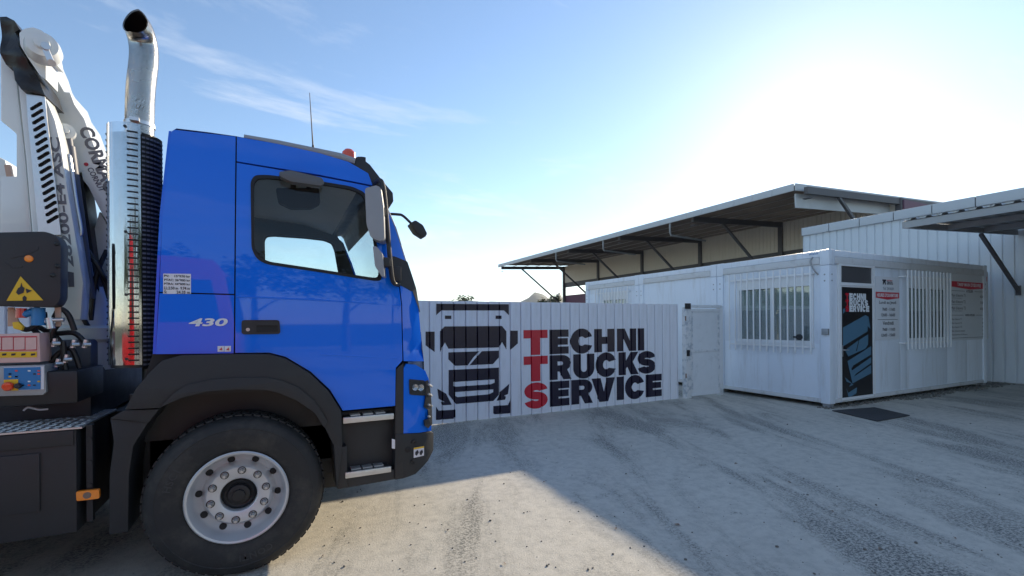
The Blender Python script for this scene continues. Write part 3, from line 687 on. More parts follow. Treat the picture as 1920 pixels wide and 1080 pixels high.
def rect(t, name, fx0, fz0, fx1, fz1, m, x0, z0, W, H, yy, pts=None):
    bm = BM(); P = pts or [(fx0, fz0), (fx1, fz0), (fx1, fz1), (fx0, fz1)]
    poly2d(bm, [[(x0+a*W, z0+b*H) for a, b in P]], lambda a, b: Vector((a, yy, b)))
    for f in bm.faces:
        if f.normal.y > 0: f.normal_flip()
    return obj(name, bm, m, t, smooth=False)
A = (x0, z0, W, H, yy)
rect(t, 'banner', 0, 0, 0, 0, 'ink_red', *A, pts=[(0.0, .665), (.5, .635), (1, .665), (1, .755), (0, .755)])
row(t, "HEURES D'OUVERTURE", .05, .680, .90, .055, 'letter_white', *A, bold=0.003)
rect(t, 'emblem', 0, 0, 0, 0, 'ink', *A, pts=[(.28, .955), (.44, .955), (.44, .93), (.41, .93), (.43, .875), (.39, .875), (.36, .91), (.33, .875), (.29, .875), (.31, .93), (.28, .93)])
row(t, 'TECHNI', .46, .930, .24, .022, 'ink_red', *A, bold=0.004); row(t, 'TRUCKS', .46, .904, .25, .022, 'ink', *A, bold=0.004); row(t, 'SERVICE', .46, .878, .27, .022, 'ink', *A, bold=0.004)
row(t, 'T\u00e9l. 24.04.01', .30, .79, .46, .045, 'ink_grey', *A)
for s, fx, fz, fw in (('Lundi au Jeudi', .14, .555, .72), ('7h00 - 11h00', .27, .46, .54), ('12h00 - 16h00', .22, .37, .59), ('Vendredi', .28, .235, .46), ('7h00 - 11h00', .27, .14, .54), ('12h00 - 15h00', .22, .05, .59)):
    row(t, s, fx, fz, fw, .062 if 'h' not in s[:4] else .048, 'ink', *A, bold=0.001)
rect(t, 'divider', .08, .318, .92, .324, 'ink', *A)
t, x0, x1, z0, z1, yy = board('price_list_sign', 'price board for workshop labour with a red heading, canopy shade in its colour', 1784, 1855, 507, 637, 'sign_canopy_shade')
A = (x0, z0, x1-x0, z1-z0, yy)
rect(t, 'banner', 0, 0, 0, 0, 'ink_red', *A, pts=[(.02, .755), (.5, .725), (.94, .75), (.94, .83), (.02, .83)])
row(t, "TARIF MAIN D'\u0152UVRE", .17, .765, .62, .05, 'letter_white', *A, bold=0.002)
rect(t, 'emblem', .86, .86, .97, .96, 'ink_red', *A); rect(t, 'emblem', .885, .895, .94, .945, 'letter_white', *A[:4], yy-0.001)
rect(t, 'divider', .02, .695, .36, .70, 'ink', *A); rect(t, 'divider', .62, .695, .96, .70, 'ink', *A); row(t, 'ATELIER', .40, .68, .18, .035, 'ink', *A, bold=0.002)
rect(t, 'divider', .02, .352, .33, .357, 'ink', *A); rect(t, 'divider', .66, .352, .96, .357, 'ink', *A); row(t, 'HORS ATELIER', .37, .34, .25, .03, 'ink', *A, bold=0.002)
for i in range(3):
    z = .615-.09*i; row(t, "Main d'\u0153uvre T%d" % (i+1), .02, z, .36, .042, 'ink', *A); row(t, ('6500', '7500', '8500')[i]+' HT', .77, z-.005, .17, .035, 'ink', *A); row(t, "(tarif heure atelier)", .02, z-.03, .27, .017, 'ink', *A)
for i in range(5):
    z = .285-.055*i; row(t, ("Main d'\u0153uvre T1", "Main d'\u0153uvre T2", "Main d'\u0153uvre T3", "Main d'\u0153uvre samedi", "D\u00e9placement forfaitaire")[i], .02, z, (.26, .26, .26, .33, .40)[i], .026, 'ink', *A); row(t, ('7500', '8500', '9500', '12000', '150/km')[i], .82, z, .12, .022, 'ink', *A)
rect(t, 'divider', .02, .03, .93, .035, 'ink', *A)
# doormat and strip of gravel by the cabin
q = [onZ(1577, 772), onZ(1640, 763), onZ(1705, 781), onZ(1640, 791)]
bm = BM(); plate(bm, [[(p.x, p.y) for p in (onZ(1560, 771), onZ(1640, 765), onZ(1706, 780), onZ(1645, 791))]], lambda a, b, d: Vector((a, b, 0.018-d)), 0.014); tag(obj('doormat', bm, 'mat_rubber', None, bevel=0.003), 'black rubber doormat on the concrete before the cabin door', 'doormat')
bm = BM()
for i in range(900):
    x = random.uniform(CX-0.1, CXE+1.0); y = CY0+random.uniform(-0.30, 0.30)*random.random()**0.5; 
    if x < CX+2.3 and y < CY0-0.05: continue
    r_ = random.uniform(0.012, 0.04)
    bmesh.ops.create_icosphere(bm, subdivisions=1, radius=r_, matrix=Matrix.Translation((x, y, r_*0.3)) @ Matrix.Diagonal((1, random.uniform(.6, 1), random.uniform(.4, .8), 1)))
struct(tag(obj('gravel_strip', bm, 'gravel', None, smooth=False), 'loose grey gravel along the foot of the cabin wall', 'gravel'), 'stuff')

# ------------------------------------------------------------------ open shed behind the cabins
SE, SW, SZ, SY0, SY1, BAY = 20.1, 28.0, 7.58, 12.9, 44.1, 6.25
RS = 0.043                                   # roof rise per metre away from the eave
def rz(x): return SZ+(x-SE)*RS
shed = thing('open_shed', 'long open-sided steel shed with wide overhanging roof behind the cabins', 'shed', (SW, SY0, 0))
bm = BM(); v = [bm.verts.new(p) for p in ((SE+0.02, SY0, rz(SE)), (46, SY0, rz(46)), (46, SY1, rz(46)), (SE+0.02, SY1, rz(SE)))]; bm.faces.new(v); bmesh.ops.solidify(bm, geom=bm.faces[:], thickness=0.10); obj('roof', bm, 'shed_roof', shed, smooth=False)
f0 = None; n = int((SY1-SY0)/1.0)
for i in range(n):
    if f0 is None: bm = BM(); box(bm, (-0.05, 0.006, -0.24), (0.0, 0.994, 0.07)); f0 = obj('fascia_board', bm, 'fascia', shed, local=True, bevel=0.004); o = f0
    else: o = f0.copy(); COL.objects.link(o); o.parent = shed
    o.location = (SE-SW, i*1.0, SZ)
g0 = None
for i in range(10):
    if g0 is None:
        bm = BM(); bar(bm, (0.0, -0.05, -0.085), (2.58, -0.05, -0.085+2.58*RS), 0.31, 0.05); g0 = obj('fascia_board', bm, 'fascia', shed, local=True); o = g0
    else: o = g0.copy(); COL.objects.link(o); o.parent = shed
    o.location = (SE-SW+i*2.6, 0, SZ+i*2.6*RS)
bm = BM(); bar(bm, (SE+0.25, SY0+0.12, rz(SE)-0.62), (SW, SY0+0.12, rz(SW)-0.55), 0.62, 0.06); label(obj('gable_beam', bm, 'fascia', shed), 'pale beam under the near roof edge')
ks = list(range(6)); FYs = [18.83+BAY*(k-1) for k in ks]
p0 = None
for y in FYs:
    bm = BM(); box(bm, (SW-0.14, y-0.13, 0), (SW+0.14, y+0.13, rz(SW)-0.12)); obj('post', bm, 'shed_steel', shed, bevel=0.01)
    bm = BM(); bar(bm, (SE+0.30, y, rz(SE)-0.27), (SW+12, y, rz(SW+12)-0.27), 0.30, 0.16); box(bm, (SE+0.30, y-0.15, rz(SE)-0.62), (SE+0.5, y+0.15, rz(SE)-0.58)); obj('rafter', bm, 'shed_steel', shed)
    bm = BM(); bar(bm, (SE+2.7, y, rz(SE)-0.30), (SW-0.1, y, 3.4), 0.13, 0.12); obj('strut', bm, 'shed_steel', shed)
for x in [SE+0.35+1.35*i for i in range(7)]:
    bm = BM(); box(bm, (x-0.04, SY0+0.05, rz(x)-0.127), (x+0.04, SY1-0.05, rz(x)-0.107)); obj('purlin', bm, 'galv', shed)
# band of cladding high on the post line, darker band low at the far end
pitch = 0.26; a0 = None; y = FYs[0]
cl0 = None
y = FYs[0]+0.15
while y < FYs[-1]-0.15:
    if min(abs(y+pitch/2-f) for f in FYs) > 0.22:
        if cl0 is None:
            bm = BM(); pr = [(0.0, 0), (0.21, 0), (0.225, 0.03), (0.245, 0.03), (0.26, 0)]
            a = [bm.verts.new((q, -p, 5.98)) for p, q in pr]; b = [bm.verts.new((q, -p, rz(SW)-0.13)) for p, q in pr]
            for i in range(4): bm.faces.new((a[i], a[i+1], b[i+1], b[i]))
            cl0 = obj('cladding_sheet', bm, 'shed_cladding', shed, smooth=False, local=True); o = cl0
        else: o = cl0.copy(); COL.objects.link(o); o.parent = shed
        o.location = (0, y+pitch-SY0, 0)
    y += pitch
bm = BM(); box(bm, (SW+0.06, FYs[0], 5.48), (SW+0.12, FYs[-1], 6.1)); obj('girt', bm, 'shed_steel', shed)
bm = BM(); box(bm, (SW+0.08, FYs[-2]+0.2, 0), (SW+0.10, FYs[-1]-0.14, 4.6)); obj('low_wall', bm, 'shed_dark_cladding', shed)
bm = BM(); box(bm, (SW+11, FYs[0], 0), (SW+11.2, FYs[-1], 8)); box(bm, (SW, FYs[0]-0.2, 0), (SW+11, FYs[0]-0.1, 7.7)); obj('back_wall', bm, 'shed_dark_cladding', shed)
for yk in (1, 2, 3):
    y = FYs[yk]+1.4; z = SZ-0.25
    bm = BM(); tube(bm, [(SE+0.05, y, z), (SE+0.05, y, z-0.55), (SE+0.12, y, z-0.68), (SE+2.9, y, z-0.80)], 0.055, seg=8); obj('rain_pipe', bm, 'galv', shed)

# ------------------------------------------------------------------ workshop at the right with its canopy
WX, WY0, WY1, WZ = 17.2, 4.98, 10.9, 5.0
ws = thing('workshop', 'white ribbed metal workshop with a steel canopy beside the cabin', 'building', (WX, WY0, 0))
c0 = None; n = int((WY1-WY0)/0.23)
for i in range(n):
    if c0 is None:
        bm = BM(); pr = [(0, 0), (0.17, 0), (0.185, -0.028), (0.215, -0.028), (0.2297, -0.0003)]
        a = [bm.verts.new((-q, p, 0.02)) for p, q in pr]; b = [bm.verts.new((-q, p, WZ-0.2)) for p, q in pr]
        for j in range(4): bm.faces.new((a[j], a[j+1], b[j+1], b[j]))
        c0 = obj('cladding_sheet', bm, 'workshop_cladding', ws, smooth=False, local=True); o = c0
    else: o = c0.copy(); COL.objects.link(o); o.parent = ws
    o.location = (0, i*0.23, 0)
WYE = WY0+n*0.23
bm = BM(); box(bm, (WX+0.03, WY0+0.01, 0), (WX+0.12, WYE, WZ-0.15)); box(bm, (WX+0.12, WYE-0.1, 0), (30, WYE, WZ-0.15)); obj('inner_wall', bm, 'workshop_cladding', ws)
bm = BM(); box(bm, (WX-0.02, WY0-0.10, 0), (WX+0.12, WY0-0.005, WZ-0.2)); obj('corner_flashing', bm, 'workshop_cladding', ws, bevel=0.005)
bm = BM(); box(bm, (WX+0.05, -5, 3.98), (WX+0.12, WY0-0.105, WZ-0.15)); obj('header', bm, 'workshop_cladding', ws)
bm = BM(); box(bm, (WX+0.25, -5, 0), (WX+0.30, WY0-0.02, 3.975)); label(obj('shaded_opening', bm, 'shed_steel', ws), 'dark sheet in place of the shaded workshop opening under the canopy')  # inner shade of the open doorway put in as one dark sheet
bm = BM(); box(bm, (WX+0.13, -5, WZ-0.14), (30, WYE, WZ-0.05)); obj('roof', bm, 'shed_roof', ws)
f0 = None
for i in range(17):
    if f0 is None: bm = BM(); box(bm, (-0.10, 0.012, -0.22), (0.10, 0.948, 0.06)); f0 = obj('fascia_board', bm, 'fascia', ws, local=True, bevel=0.006); o = f0
    else: o = f0.copy(); COL.objects.link(o); o.parent = ws
    o.location = (0, WYE-WY0-0.96*(i+1), WZ)
bm = BM(); box(bm, (WX-0.06, -5, WZ-0.215), (WX+0.07, WYE-0.02, WZ+0.03)); obj('fascia_backing', bm, 'dark_metal', ws)
KY, KX, KZ0, KZ1 = 5.17, 11.6, 3.60, 3.88        # canopy: outer edge at KX, far end at KY
can = holder('canopy', ws)
def kz(x): return KZ0+(x-KX)/(WX-KX)*(KZ1-KZ0)
bm = BM(); pts = []
y = KY+0.02; prof = []
while y > -4:
    for dy_, dz_ in ((0, 0.035), (0.03, 0.035), (0.05, 0.0), (0.19, 0.0), (0.21, 0.035)): prof.append((y-dy_, dz_))
    y -= 0.25
a = [bm.verts.new((KX-0.06, y, kz(KX)+0.125+z)) for y, z in prof]; b = [bm.verts.new((WX-0.03, y, kz(WX)+0.125+z)) for y, z in prof]
for i in range(len(prof)-1): bm.faces.new((a[i], a[i+1], b[i+1], b[i]))
obj('canopy_sheet', bm, 'galv', can, smooth=False)
bm = BM(); bar(bm, (KX, KY-0.03, kz(KX)+0.05), (WX-0.05, KY-0.03, kz(WX)+0.05), 0.13, 0.06, ref=(0, 1, 0)); obj('edge_beam', bm, 'galv', can)
bm = BM(); box(bm, (KX-0.03, -4, kz(KX)-0.02), (KX+0.03, KY-0.065, kz(KX)+0.115)); obj('edge_beam', bm, 'galv', can)
for x in (KX+1.8, KX+3.6):
    bm = BM(); box(bm, (x-0.04, -4, kz(x)+0.0), (x+0.04, KY-0.065, kz(x)+0.11)); obj('purlin', bm, 'galv', can)
for y in (KY-0.05, 1.2, -2.6):
    bm = BM(); bar(bm, (15.05, y, 3.72), (WX-0.04, y, 2.42), 0.07, 0.07); box(bm, (WX-0.06, y-0.05, 2.30), (WX-0.03, y+0.05, 2.55)); obj('canopy_strut', bm, 'shed_steel', can)

# ------------------------------------------------------------------ trees
def leaf_crown(bm, centre, rx, rz_, n, size, seed):
    rnd = random.Random(seed); cl = []
    for i in range(14):
        a = rnd.uniform(0, 2*PI); e = rnd.uniform(-0.6, 1); r = rnd.uniform(0.35, 0.85)
        cl.append((centre[0]+rx*r*math.cos(a)*math.sqrt(1-min(e*e, .99)), centre[1]+rx*r*math.sin(a)*math.sqrt(1-min(e*e, .99)), centre[2]+rz_*r*e, rnd.uniform(.28, .5)))
    for i in range(n):
        c = cl[rnd.randrange(len(cl))]; d = Vector((rnd.gauss(0, 1), rnd.gauss(0, 1), rnd.gauss(0, .8))).normalized()*rnd.random()**0.4
        p = Vector((c[0]+d.x*rx*c[3], c[1]+d.y*rx*c[3], c[2]+d.z*rz_*c[3]))
        q = Matrix.Rotation(rnd.uniform(0, 2*PI), 3, 'Z') @ Matrix.Rotation(rnd.uniform(-1.2, 1.2), 3, 'X'); s = size*rnd.uniform(.6, 1.3)
        vs_ = [bm.verts.new(p+q @ Vector(t)*s) for t in ((-.5, 0, 0), (0, -.22, .06), (.5, 0, 0), (0, .22, .06))]; bm.faces.new(vs_)
def tree(x, y, h, rx, lab, seed, n=2600, m='leaf', size=0.28, group='trees beyond the fence'):
    t = thing('tree', lab, 'tree', (x, y, 0), group); rnd = random.Random(seed); bm = BM()
    tube(bm, curve_pts([(x, y, -0.05), (x+rnd.uniform(-.1, .1), y, h*.3), (x+rnd.uniform(-.3, .3), y+.1, h*.75)], 4), [0.035*h*(1-0.085*i) for i in range(9)], seg=8)
    for i in range(6):
        a = i*1.05+rnd.random(); z = h*(.3+.07*i); tube(bm, curve_pts([(x, y, z), (x+rx*.35*math.cos(a), y+rx*.35*math.sin(a), z+h*.13), (x+rx*.7*math.cos(a), y+rx*.7*math.sin(a), z+h*.2)], 3), [0.012*h*(1-.12*k) for k in range(7)], seg=6)
    obj('trunk', bm, 'bark', t)
    bm = BM(); leaf_crown(bm, (x, y, h*.66), rx, h*.34, n, size, seed); obj('crown', bm, m, t, smooth=False)
spots = [(onY(868, 564, 42).x, 42, 4.2, 1.9, 'round low tree just showing above the fence beside the painted truck'), (onY(985, 560, 48).x, 48, 4.2, 2.0, 'low tree above the fence in front of the hills'), (onY(1028, 560, 46).x, 46, 4.9, 1.7, 'bushy tree above the fence close to the shed post')]
for i, (x, y, h, r_, lab) in enumerate(spots): tree(x, y, h, r_, lab, 11+i, m='leaf' if i % 2 else 'leaf_dark')
for i in range(11):
    tree(-30+2.6*i+random.uniform(-.6, .6), 22+random.uniform(-3, 4)+abs(i-8)*.8, random.uniform(4.3, 5.0), random.uniform(1.5, 2.0), 'leafy tree in the row beyond the fence behind the truck', 40+i, n=1800, m='leaf' if i % 3 else 'leaf_dark', size=0.34)

for i in range(12):  # out-of-view row added to give paint and chrome dark reflections
    tree(-22+4.3*i+random.uniform(-1, 1), -24+random.uniform(-3, 3), random.uniform(6, 8.5), random.uniform(2.2, 3.0), 'unseen leafy tree added behind the camera for reflections in the paint', 70+i, n=1500, m='leaf' if i % 3 else 'leaf_dark', size=0.5, group='unseen trees added for reflections')

# ================================================================== TRUCK
YT = 3.64; TWD = 2.50; YC = YT+TWD/2; YF = YT+TWD
truck = thing('crane_truck', 'blue three-axle truck with black wheel arches and a crane behind the cab', 'truck', (onY(452, 935, YT).x, YC, 0))
def T(u, v, y=YT): p = onY(u, v, y); return (p.x, p.z)
def TT(pts, y=YT): return [T(a, b, y) for a, b in pts]
XFR = T(797, 640)[0]
XLO = T(821, 830)[0]
def side_y(x, z):
    t = max(0, z-1.75); y = 0.035*t*t
    xf = XFR if z > 1.40 else XLO
    s = min(1.15, max(0, x-(xf-0.30))/0.30); y += 0.11*s*s*s
    y += 0.012*max(0, (1.55-z))**2
    return y
def near(a, b, d): return Vector((a, YT+side_y(a, b)+d, b))
def far(a, b, d): return Vector((a, YF-side_y(a, b)-d, b))
GR = (0.09, 0.09)
def cab_panel(name, loops, m, parent, fn=near, depth=0.03, off=0.0, grid=GR):
    bm = BM(); plate(bm, loops, lambda a, b, d: fn(a, b, d+off), depth, grid=grid); return obj(name, bm, m, parent, ang=30)
roof_px = [(320, 240), (328, 235), (386, 242), (441, 250), (520, 265), (600, 283), (655, 300), (690, 322)]
rear_px = [(292, 664), (296, 560), (304, 400), (313, 300)]
cab = cab_panel('cab_side', [round_poly(TT([(318, 237), (440.5, 251), (439, 551), (299, 547), (304, 400)]), [0.03, 0, 0, 0, 0])], 'blue_paint', truck)
cab_panel('cab_side', [TT([(299, 549.5), (439, 553.5), (438, 662.5), (292, 664)])], 'blue_paint', truck)
cab_panel('cab_flange', [TT([(312, 238), (317, 238), (303, 400), (291, 664), (285, 664), (297, 400)])], 'blue_paint', truck, off=0.02)
roofside = cab_panel('roof_side', [TT([(443, 251), (520, 265), (600, 283), (655, 300), (692, 322), (700, 345), (690, 343), (600, 325), (443, 299)])], 'blue_paint', truck)
arch_out = [(504, 662), (535, 670), (581, 698), (617, 732), (641, 770)]
# door with its window opening
win_px = [(471, 340), (478, 328), (500, 327), (600, 339), (660, 349), (684, 360), (693, 385), (715, 512), (713, 525), (700, 525), (600, 509), (500, 494), (482, 484), (473, 465)]
door_px = [(443, 302), (600, 328.5), (692, 346.5), (703, 352), (748, 535), (752.5, 570), (755, 676), (742, 690), (741, 761), (643, 770), (619, 731), (583, 697), (536, 669), (505, 661), (441, 661.5)]
win_l = round_poly(TT(win_px), 0.03, 3)
door = cab_panel('door', [TT(door_px), win_l], 'blue_paint', truck)
label(door, 'blue passenger door with black handle')
cx_ = sum(p[0] for p in win_l)/len(win_l); cz_ = sum(p[1] for p in win_l)/len(win_l)
inner = [(cx_+(p[0]-cx_)*0.965, cz_+(p[1]-cz_)*0.95) for p in win_l]; outer = [(cx_+(p[0]-cx_)*1.012, cz_+(p[1]-cz_)*1.016) for p in win_l]
cab_panel('window_seal', [outer, inner], 'seam_rubber', door, off=-0.006, depth=0.03)
cab_panel('window_pane', [inner], 'cab_glass', door, off=0.012, depth=0, grid=None)
# waist crease: a shallow pressed line along door and rear side
for pts in ([(444, 556), (600, 563), (750, 573)],):
    q = TT(pts); bm = BM(); tube(bm, [near(a, b, 0.004) for a, b in q], 0.008, seg=8); obj('waist_line', bm, 'blue_paint', door)
bm = BM(); q = TT([(600, 664), (650, 667), (745, 672)]); tube(bm, [near(a, b, 0.006) for a, b in q], 0.009, seg=8); obj('waist_line', bm, 'blue_paint', door)
hp = round_poly(TT([(453, 600), (524, 600), (526, 626), (453, 627)]), 0.02)
hd = cab_panel('door_handle', [hp], 'black_plastic', door, off=-0.008, depth=0.02, grid=None)
hh = TT([(481, 604), (521, 604), (521, 622), (481, 623)])
cab_panel('handle_grip', [hh], 'seam_rubber', hd, off=-0.012, depth=0.003, grid=None)
cab_panel('handle_grip', [TT([(481, 603), (521, 603), (521, 610), (481, 610)])], 'black_plastic', hd, off=-0.024, depth=0.012, grid=None)
p = near(*T(465, 618), -0.009); bm = BM(); cyl(bm, p, p-Vector((0, 0.004, 0)), 0.012); obj('lock', bm, 'bolt_steel', hd)
# corner panels ahead of the door
corner = cab_panel('corner_panel', [TT([(705, 352), (715, 362), (741, 425), (790, 580), (797, 640), (797, 678), (757, 677), (754.5, 570), (750, 535)])], 'blue_paint', truck)
cab_panel('windscreen_corner_trim', [TT([(726, 500), (749, 534), (776, 546), (793, 585), (784, 540), (765, 490), (738, 480)])], 'black_plastic', truck, off=-0.008, depth=0.02)
# roof, rear wall, front
def span(name, prof, m, crown=0.0, inset0=0.03, ny=10, frontcrown=0.0, parent=truck, yin=None):
    """surface across the cab through a profile of (x, z) points"""
    bm = BM(); g = []
    for k, (x, z) in enumerate(prof):
        y0 = YT+side_y(x, z)+(yin if yin is not None else 0.0); y1 = 2*YC-y0; r_ = []
        for j in range(ny+1):
            t = j/ny; c = 1-(2*t-1)**4
            r_.append(bm.verts.new((x+frontcrown*c, y0+(y1-y0)*t, z+crown*c)))
        g.append(r_)
    for a, b in zip(g, g[1:]):
        for j in range(ny): bm.faces.new((a[j], a[j+1], b[j+1], b[j]))
    bmesh.ops.recalc_face_normals(bm, faces=bm.faces[:]); return obj(name, bm, m, parent, ang=40)
span('roof', TT(roof_px), 'blue_paint', crown=0.05)
span('rear_wall', TT([(318, 238), (304, 400), (292, 664)]), 'blue_paint', frontcrown=0.0)
span('windscreen', TT([(697, 335), (715, 362), (741, 425), (789, 575)]), 'cab_glass', frontcrown=0.08)
span('front_panel', TT([(790, 576), (797, 640), (797, 678), (799, 770)]), 'blue_paint', frontcrown=0.11)
span('grille', TT([(800, 770), (806, 812)]), 'black_plastic', frontcrown=0.10)
span('header_panel', TT([(690, 322), (697, 335)]), 'blue_paint', crown=0.04, frontcrown=0.05)
bm = BM(); tube(bm, [near(*T(u, v), 0.01) for u, v in ((716, 364), (728, 392), (742, 426), (766, 502), (790, 579))], 0.011, seg=8); obj('lit_pillar_edge', bm, 'mirror_shell', truck)  # grey tube put in for the sunlit edge of the windscreen pillar
# far side with its window
for loops in ([TT([(318, 237), (441, 251), (438, 662), (292, 664)])], [TT([(443, 251), (520, 265), (600, 283), (655, 300), (692, 322), (700, 345), (690, 343), (600, 325), (443, 299)])],
              [TT(door_px), win_l], [TT([(705, 352), (715, 362), (741, 425), (790, 580), (797, 640), (797, 678), (757, 677), (754.5, 570), (750, 535)])]):
    o = cab_panel('far_side', loops, 'blue_paint', truck, fn=far)
cab_panel('far_window_pane', [inner], 'cab_glass', truck, fn=far, off=0.012, depth=0, grid=None)
cab_panel('far_window_seal', [outer, inner], 'seam_rubber', truck, fn=far, off=-0.004)
inner_px = [(320, 244), (441, 256), (600, 288), (688, 330), (711, 364), (736, 428), (784, 578), (790, 672), (757, 672), (742, 690), (741, 755), (645, 764), (619, 731), (583, 700), (536, 672), (505, 664), (297, 660)]
for fn_ in (near, far):
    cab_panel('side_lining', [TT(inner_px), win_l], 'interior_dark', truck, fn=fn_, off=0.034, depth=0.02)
# interior
Xr, Zr = T(330, 600)[0], T(330, 600)[1]; Xw0, Xw1 = T(470, 500)[0], T(720, 500)[0]
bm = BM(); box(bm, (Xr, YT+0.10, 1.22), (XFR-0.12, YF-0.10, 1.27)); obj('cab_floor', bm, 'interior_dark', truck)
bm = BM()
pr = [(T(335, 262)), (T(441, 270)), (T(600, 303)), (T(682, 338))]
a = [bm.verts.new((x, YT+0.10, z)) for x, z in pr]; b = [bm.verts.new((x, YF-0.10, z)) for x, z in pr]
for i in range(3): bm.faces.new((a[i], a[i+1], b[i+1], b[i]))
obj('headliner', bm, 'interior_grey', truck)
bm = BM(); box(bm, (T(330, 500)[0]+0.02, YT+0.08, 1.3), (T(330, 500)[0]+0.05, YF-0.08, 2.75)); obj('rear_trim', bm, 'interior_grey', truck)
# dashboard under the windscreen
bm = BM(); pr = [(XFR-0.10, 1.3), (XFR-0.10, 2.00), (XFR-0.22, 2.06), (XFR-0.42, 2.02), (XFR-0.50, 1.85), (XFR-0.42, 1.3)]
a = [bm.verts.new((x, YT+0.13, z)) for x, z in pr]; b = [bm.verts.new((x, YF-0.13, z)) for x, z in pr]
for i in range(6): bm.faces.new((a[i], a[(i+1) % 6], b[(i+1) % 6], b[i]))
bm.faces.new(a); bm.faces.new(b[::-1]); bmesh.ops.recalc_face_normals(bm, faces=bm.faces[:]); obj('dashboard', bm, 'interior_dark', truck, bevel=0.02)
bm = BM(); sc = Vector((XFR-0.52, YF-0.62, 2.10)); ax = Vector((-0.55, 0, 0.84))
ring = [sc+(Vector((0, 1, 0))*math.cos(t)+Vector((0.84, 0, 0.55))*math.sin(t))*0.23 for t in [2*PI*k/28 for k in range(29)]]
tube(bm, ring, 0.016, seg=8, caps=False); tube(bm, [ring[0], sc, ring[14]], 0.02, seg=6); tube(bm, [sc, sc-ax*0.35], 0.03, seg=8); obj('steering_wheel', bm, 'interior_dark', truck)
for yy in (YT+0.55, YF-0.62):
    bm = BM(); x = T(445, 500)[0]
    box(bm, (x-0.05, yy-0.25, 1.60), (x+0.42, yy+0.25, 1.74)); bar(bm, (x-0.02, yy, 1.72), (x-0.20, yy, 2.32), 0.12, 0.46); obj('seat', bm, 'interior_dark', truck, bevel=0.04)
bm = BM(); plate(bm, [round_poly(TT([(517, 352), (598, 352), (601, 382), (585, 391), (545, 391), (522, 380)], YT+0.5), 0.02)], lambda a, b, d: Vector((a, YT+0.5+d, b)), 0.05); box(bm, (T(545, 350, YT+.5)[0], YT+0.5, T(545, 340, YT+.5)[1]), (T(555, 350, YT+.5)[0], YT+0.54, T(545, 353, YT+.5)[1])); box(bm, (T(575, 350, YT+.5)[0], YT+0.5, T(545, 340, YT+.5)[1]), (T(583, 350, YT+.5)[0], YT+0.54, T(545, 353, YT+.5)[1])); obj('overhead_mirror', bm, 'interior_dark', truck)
# roof rail, visor, lamps, aerial
q = [near(*T(u, v), 0.03) for u, v in [(456, 250), (520, 262), (600, 279), (640, 288), (668, 297)]]
bm = BM(); tube(bm, q, [0.022, 0.026, 0.028, 0.030, 0.026], seg=10); obj('roof_rail', bm, 'mirror_shell', truck)
vis_px = [(659, 294), (676, 286), (697, 303), (717, 330), (740, 358), (741, 374), (730, 391), (722, 368), (716, 350), (708, 341), (690, 343), (672, 332), (663, 318)]
bm = BM(); vp = TT(vis_px); tmp = [(p[0], p[1]) for p in vp]
plate(bm, [vp], lambda a, b, d: Vector((a, YT+0.02+side_y(a, b)+d, b)), TWD-0.10); obj('sun_visor', bm, 'black_plastic', truck, bevel=0.012)
p = T(654, 289, YT+0.25); bm = BM(); lathe(bm, [(0, 0.038), (0.03, 0.034), (0.05, 0.012), (0.055, -0.05), (0, -0.05)], (p[0], YT+0.25, p[1]), (0, 0, 1), 20); label(obj('marker_lamp', bm, 'red_lens', truck), 'orange red roof lamp')
p = T(684, 294); bm = BM(); box(bm, (p[0]-0.02, YT+0.10, p[1]-0.04), (p[0]+0.025, YT+0.17, p[1]+0.035)); obj('camera_pod', bm, 'black_plastic', truck, bevel=0.008)
a_ = onY(587, 277, YT+0.12); b_ = onY(580.5, 174, YT+0.12); bm = BM(); tube(bm, [a_, a_.lerp(b_, 0.3), b_], [0.006, 0.0042, 0.0022], seg=6); cyl(bm, a_-Vector((0, 0, 0.03)), a_+Vector((0, 0, 0.02)), 0.014, 0.007); obj('aerial', bm, 'black_plastic', truck)
q = round_poly(TT([(523, 322), (545, 319), (603, 333), (609, 343), (600, 348), (545, 340), (525, 330)], YT-0.05), 0.012); bm = BM(); plate(bm, [q], lambda a, b, d: Vector((a, YT-0.05+d, b)), 0.08); obj('kerb_mirror', bm, 'kerb_shell', truck, bevel=0.012)
# mirrors
MYm = YT-0.16
mr = holder('side_mirror', truck)
q = round_poly(TT([(684, 353), (706, 347), (714, 352), (719, 388), (721, 448), (712, 452), (695, 445), (687, 420)], MYm), 0.02); bm = BM(); plate(bm, [q], lambda a, b, d: Vector((a+d*0.35, MYm+d, b)), 0.16); label(obj('main_mirror', bm, 'mirror_shell', mr, bevel=0.025), 'grey shell of the tall main mirror')
q = round_poly(TT([(699, 461), (706, 462), (717, 475), (721, 518), (716, 519), (703, 499)], MYm), 0.015); bm = BM(); plate(bm, [q], lambda a, b, d: Vector((a+d*0.3, MYm+d, b)), 0.13); obj('wide_mirror', bm, 'mirror_shell', mr, bevel=0.018)
bm = BM(); tube(bm, curve_pts([near(*T(703, 343), 0), Vector((*[T(712, 338, MYm+.1)[0]], MYm+.10, T(712, 338, MYm+.1)[1])), Vector((T(719, 352, MYm+.08)[0], MYm+.08, T(719, 352, MYm+.08)[1])), Vector((T(725, 410, MYm+.08)[0], MYm+.08, T(725, 410, MYm+.08)[1])), Vector((T(732, 495, MYm+.08)[0], MYm+.08, T(732, 495, MYm+.08)[1])), Vector((T(737, 528, MYm+.10)[0], MYm+.10, T(737, 528, MYm+.10)[1])), near(*T(748, 534), 0)], 6), 0.017, seg=10); obj('mirror_arm', bm, 'black_plastic', mr)
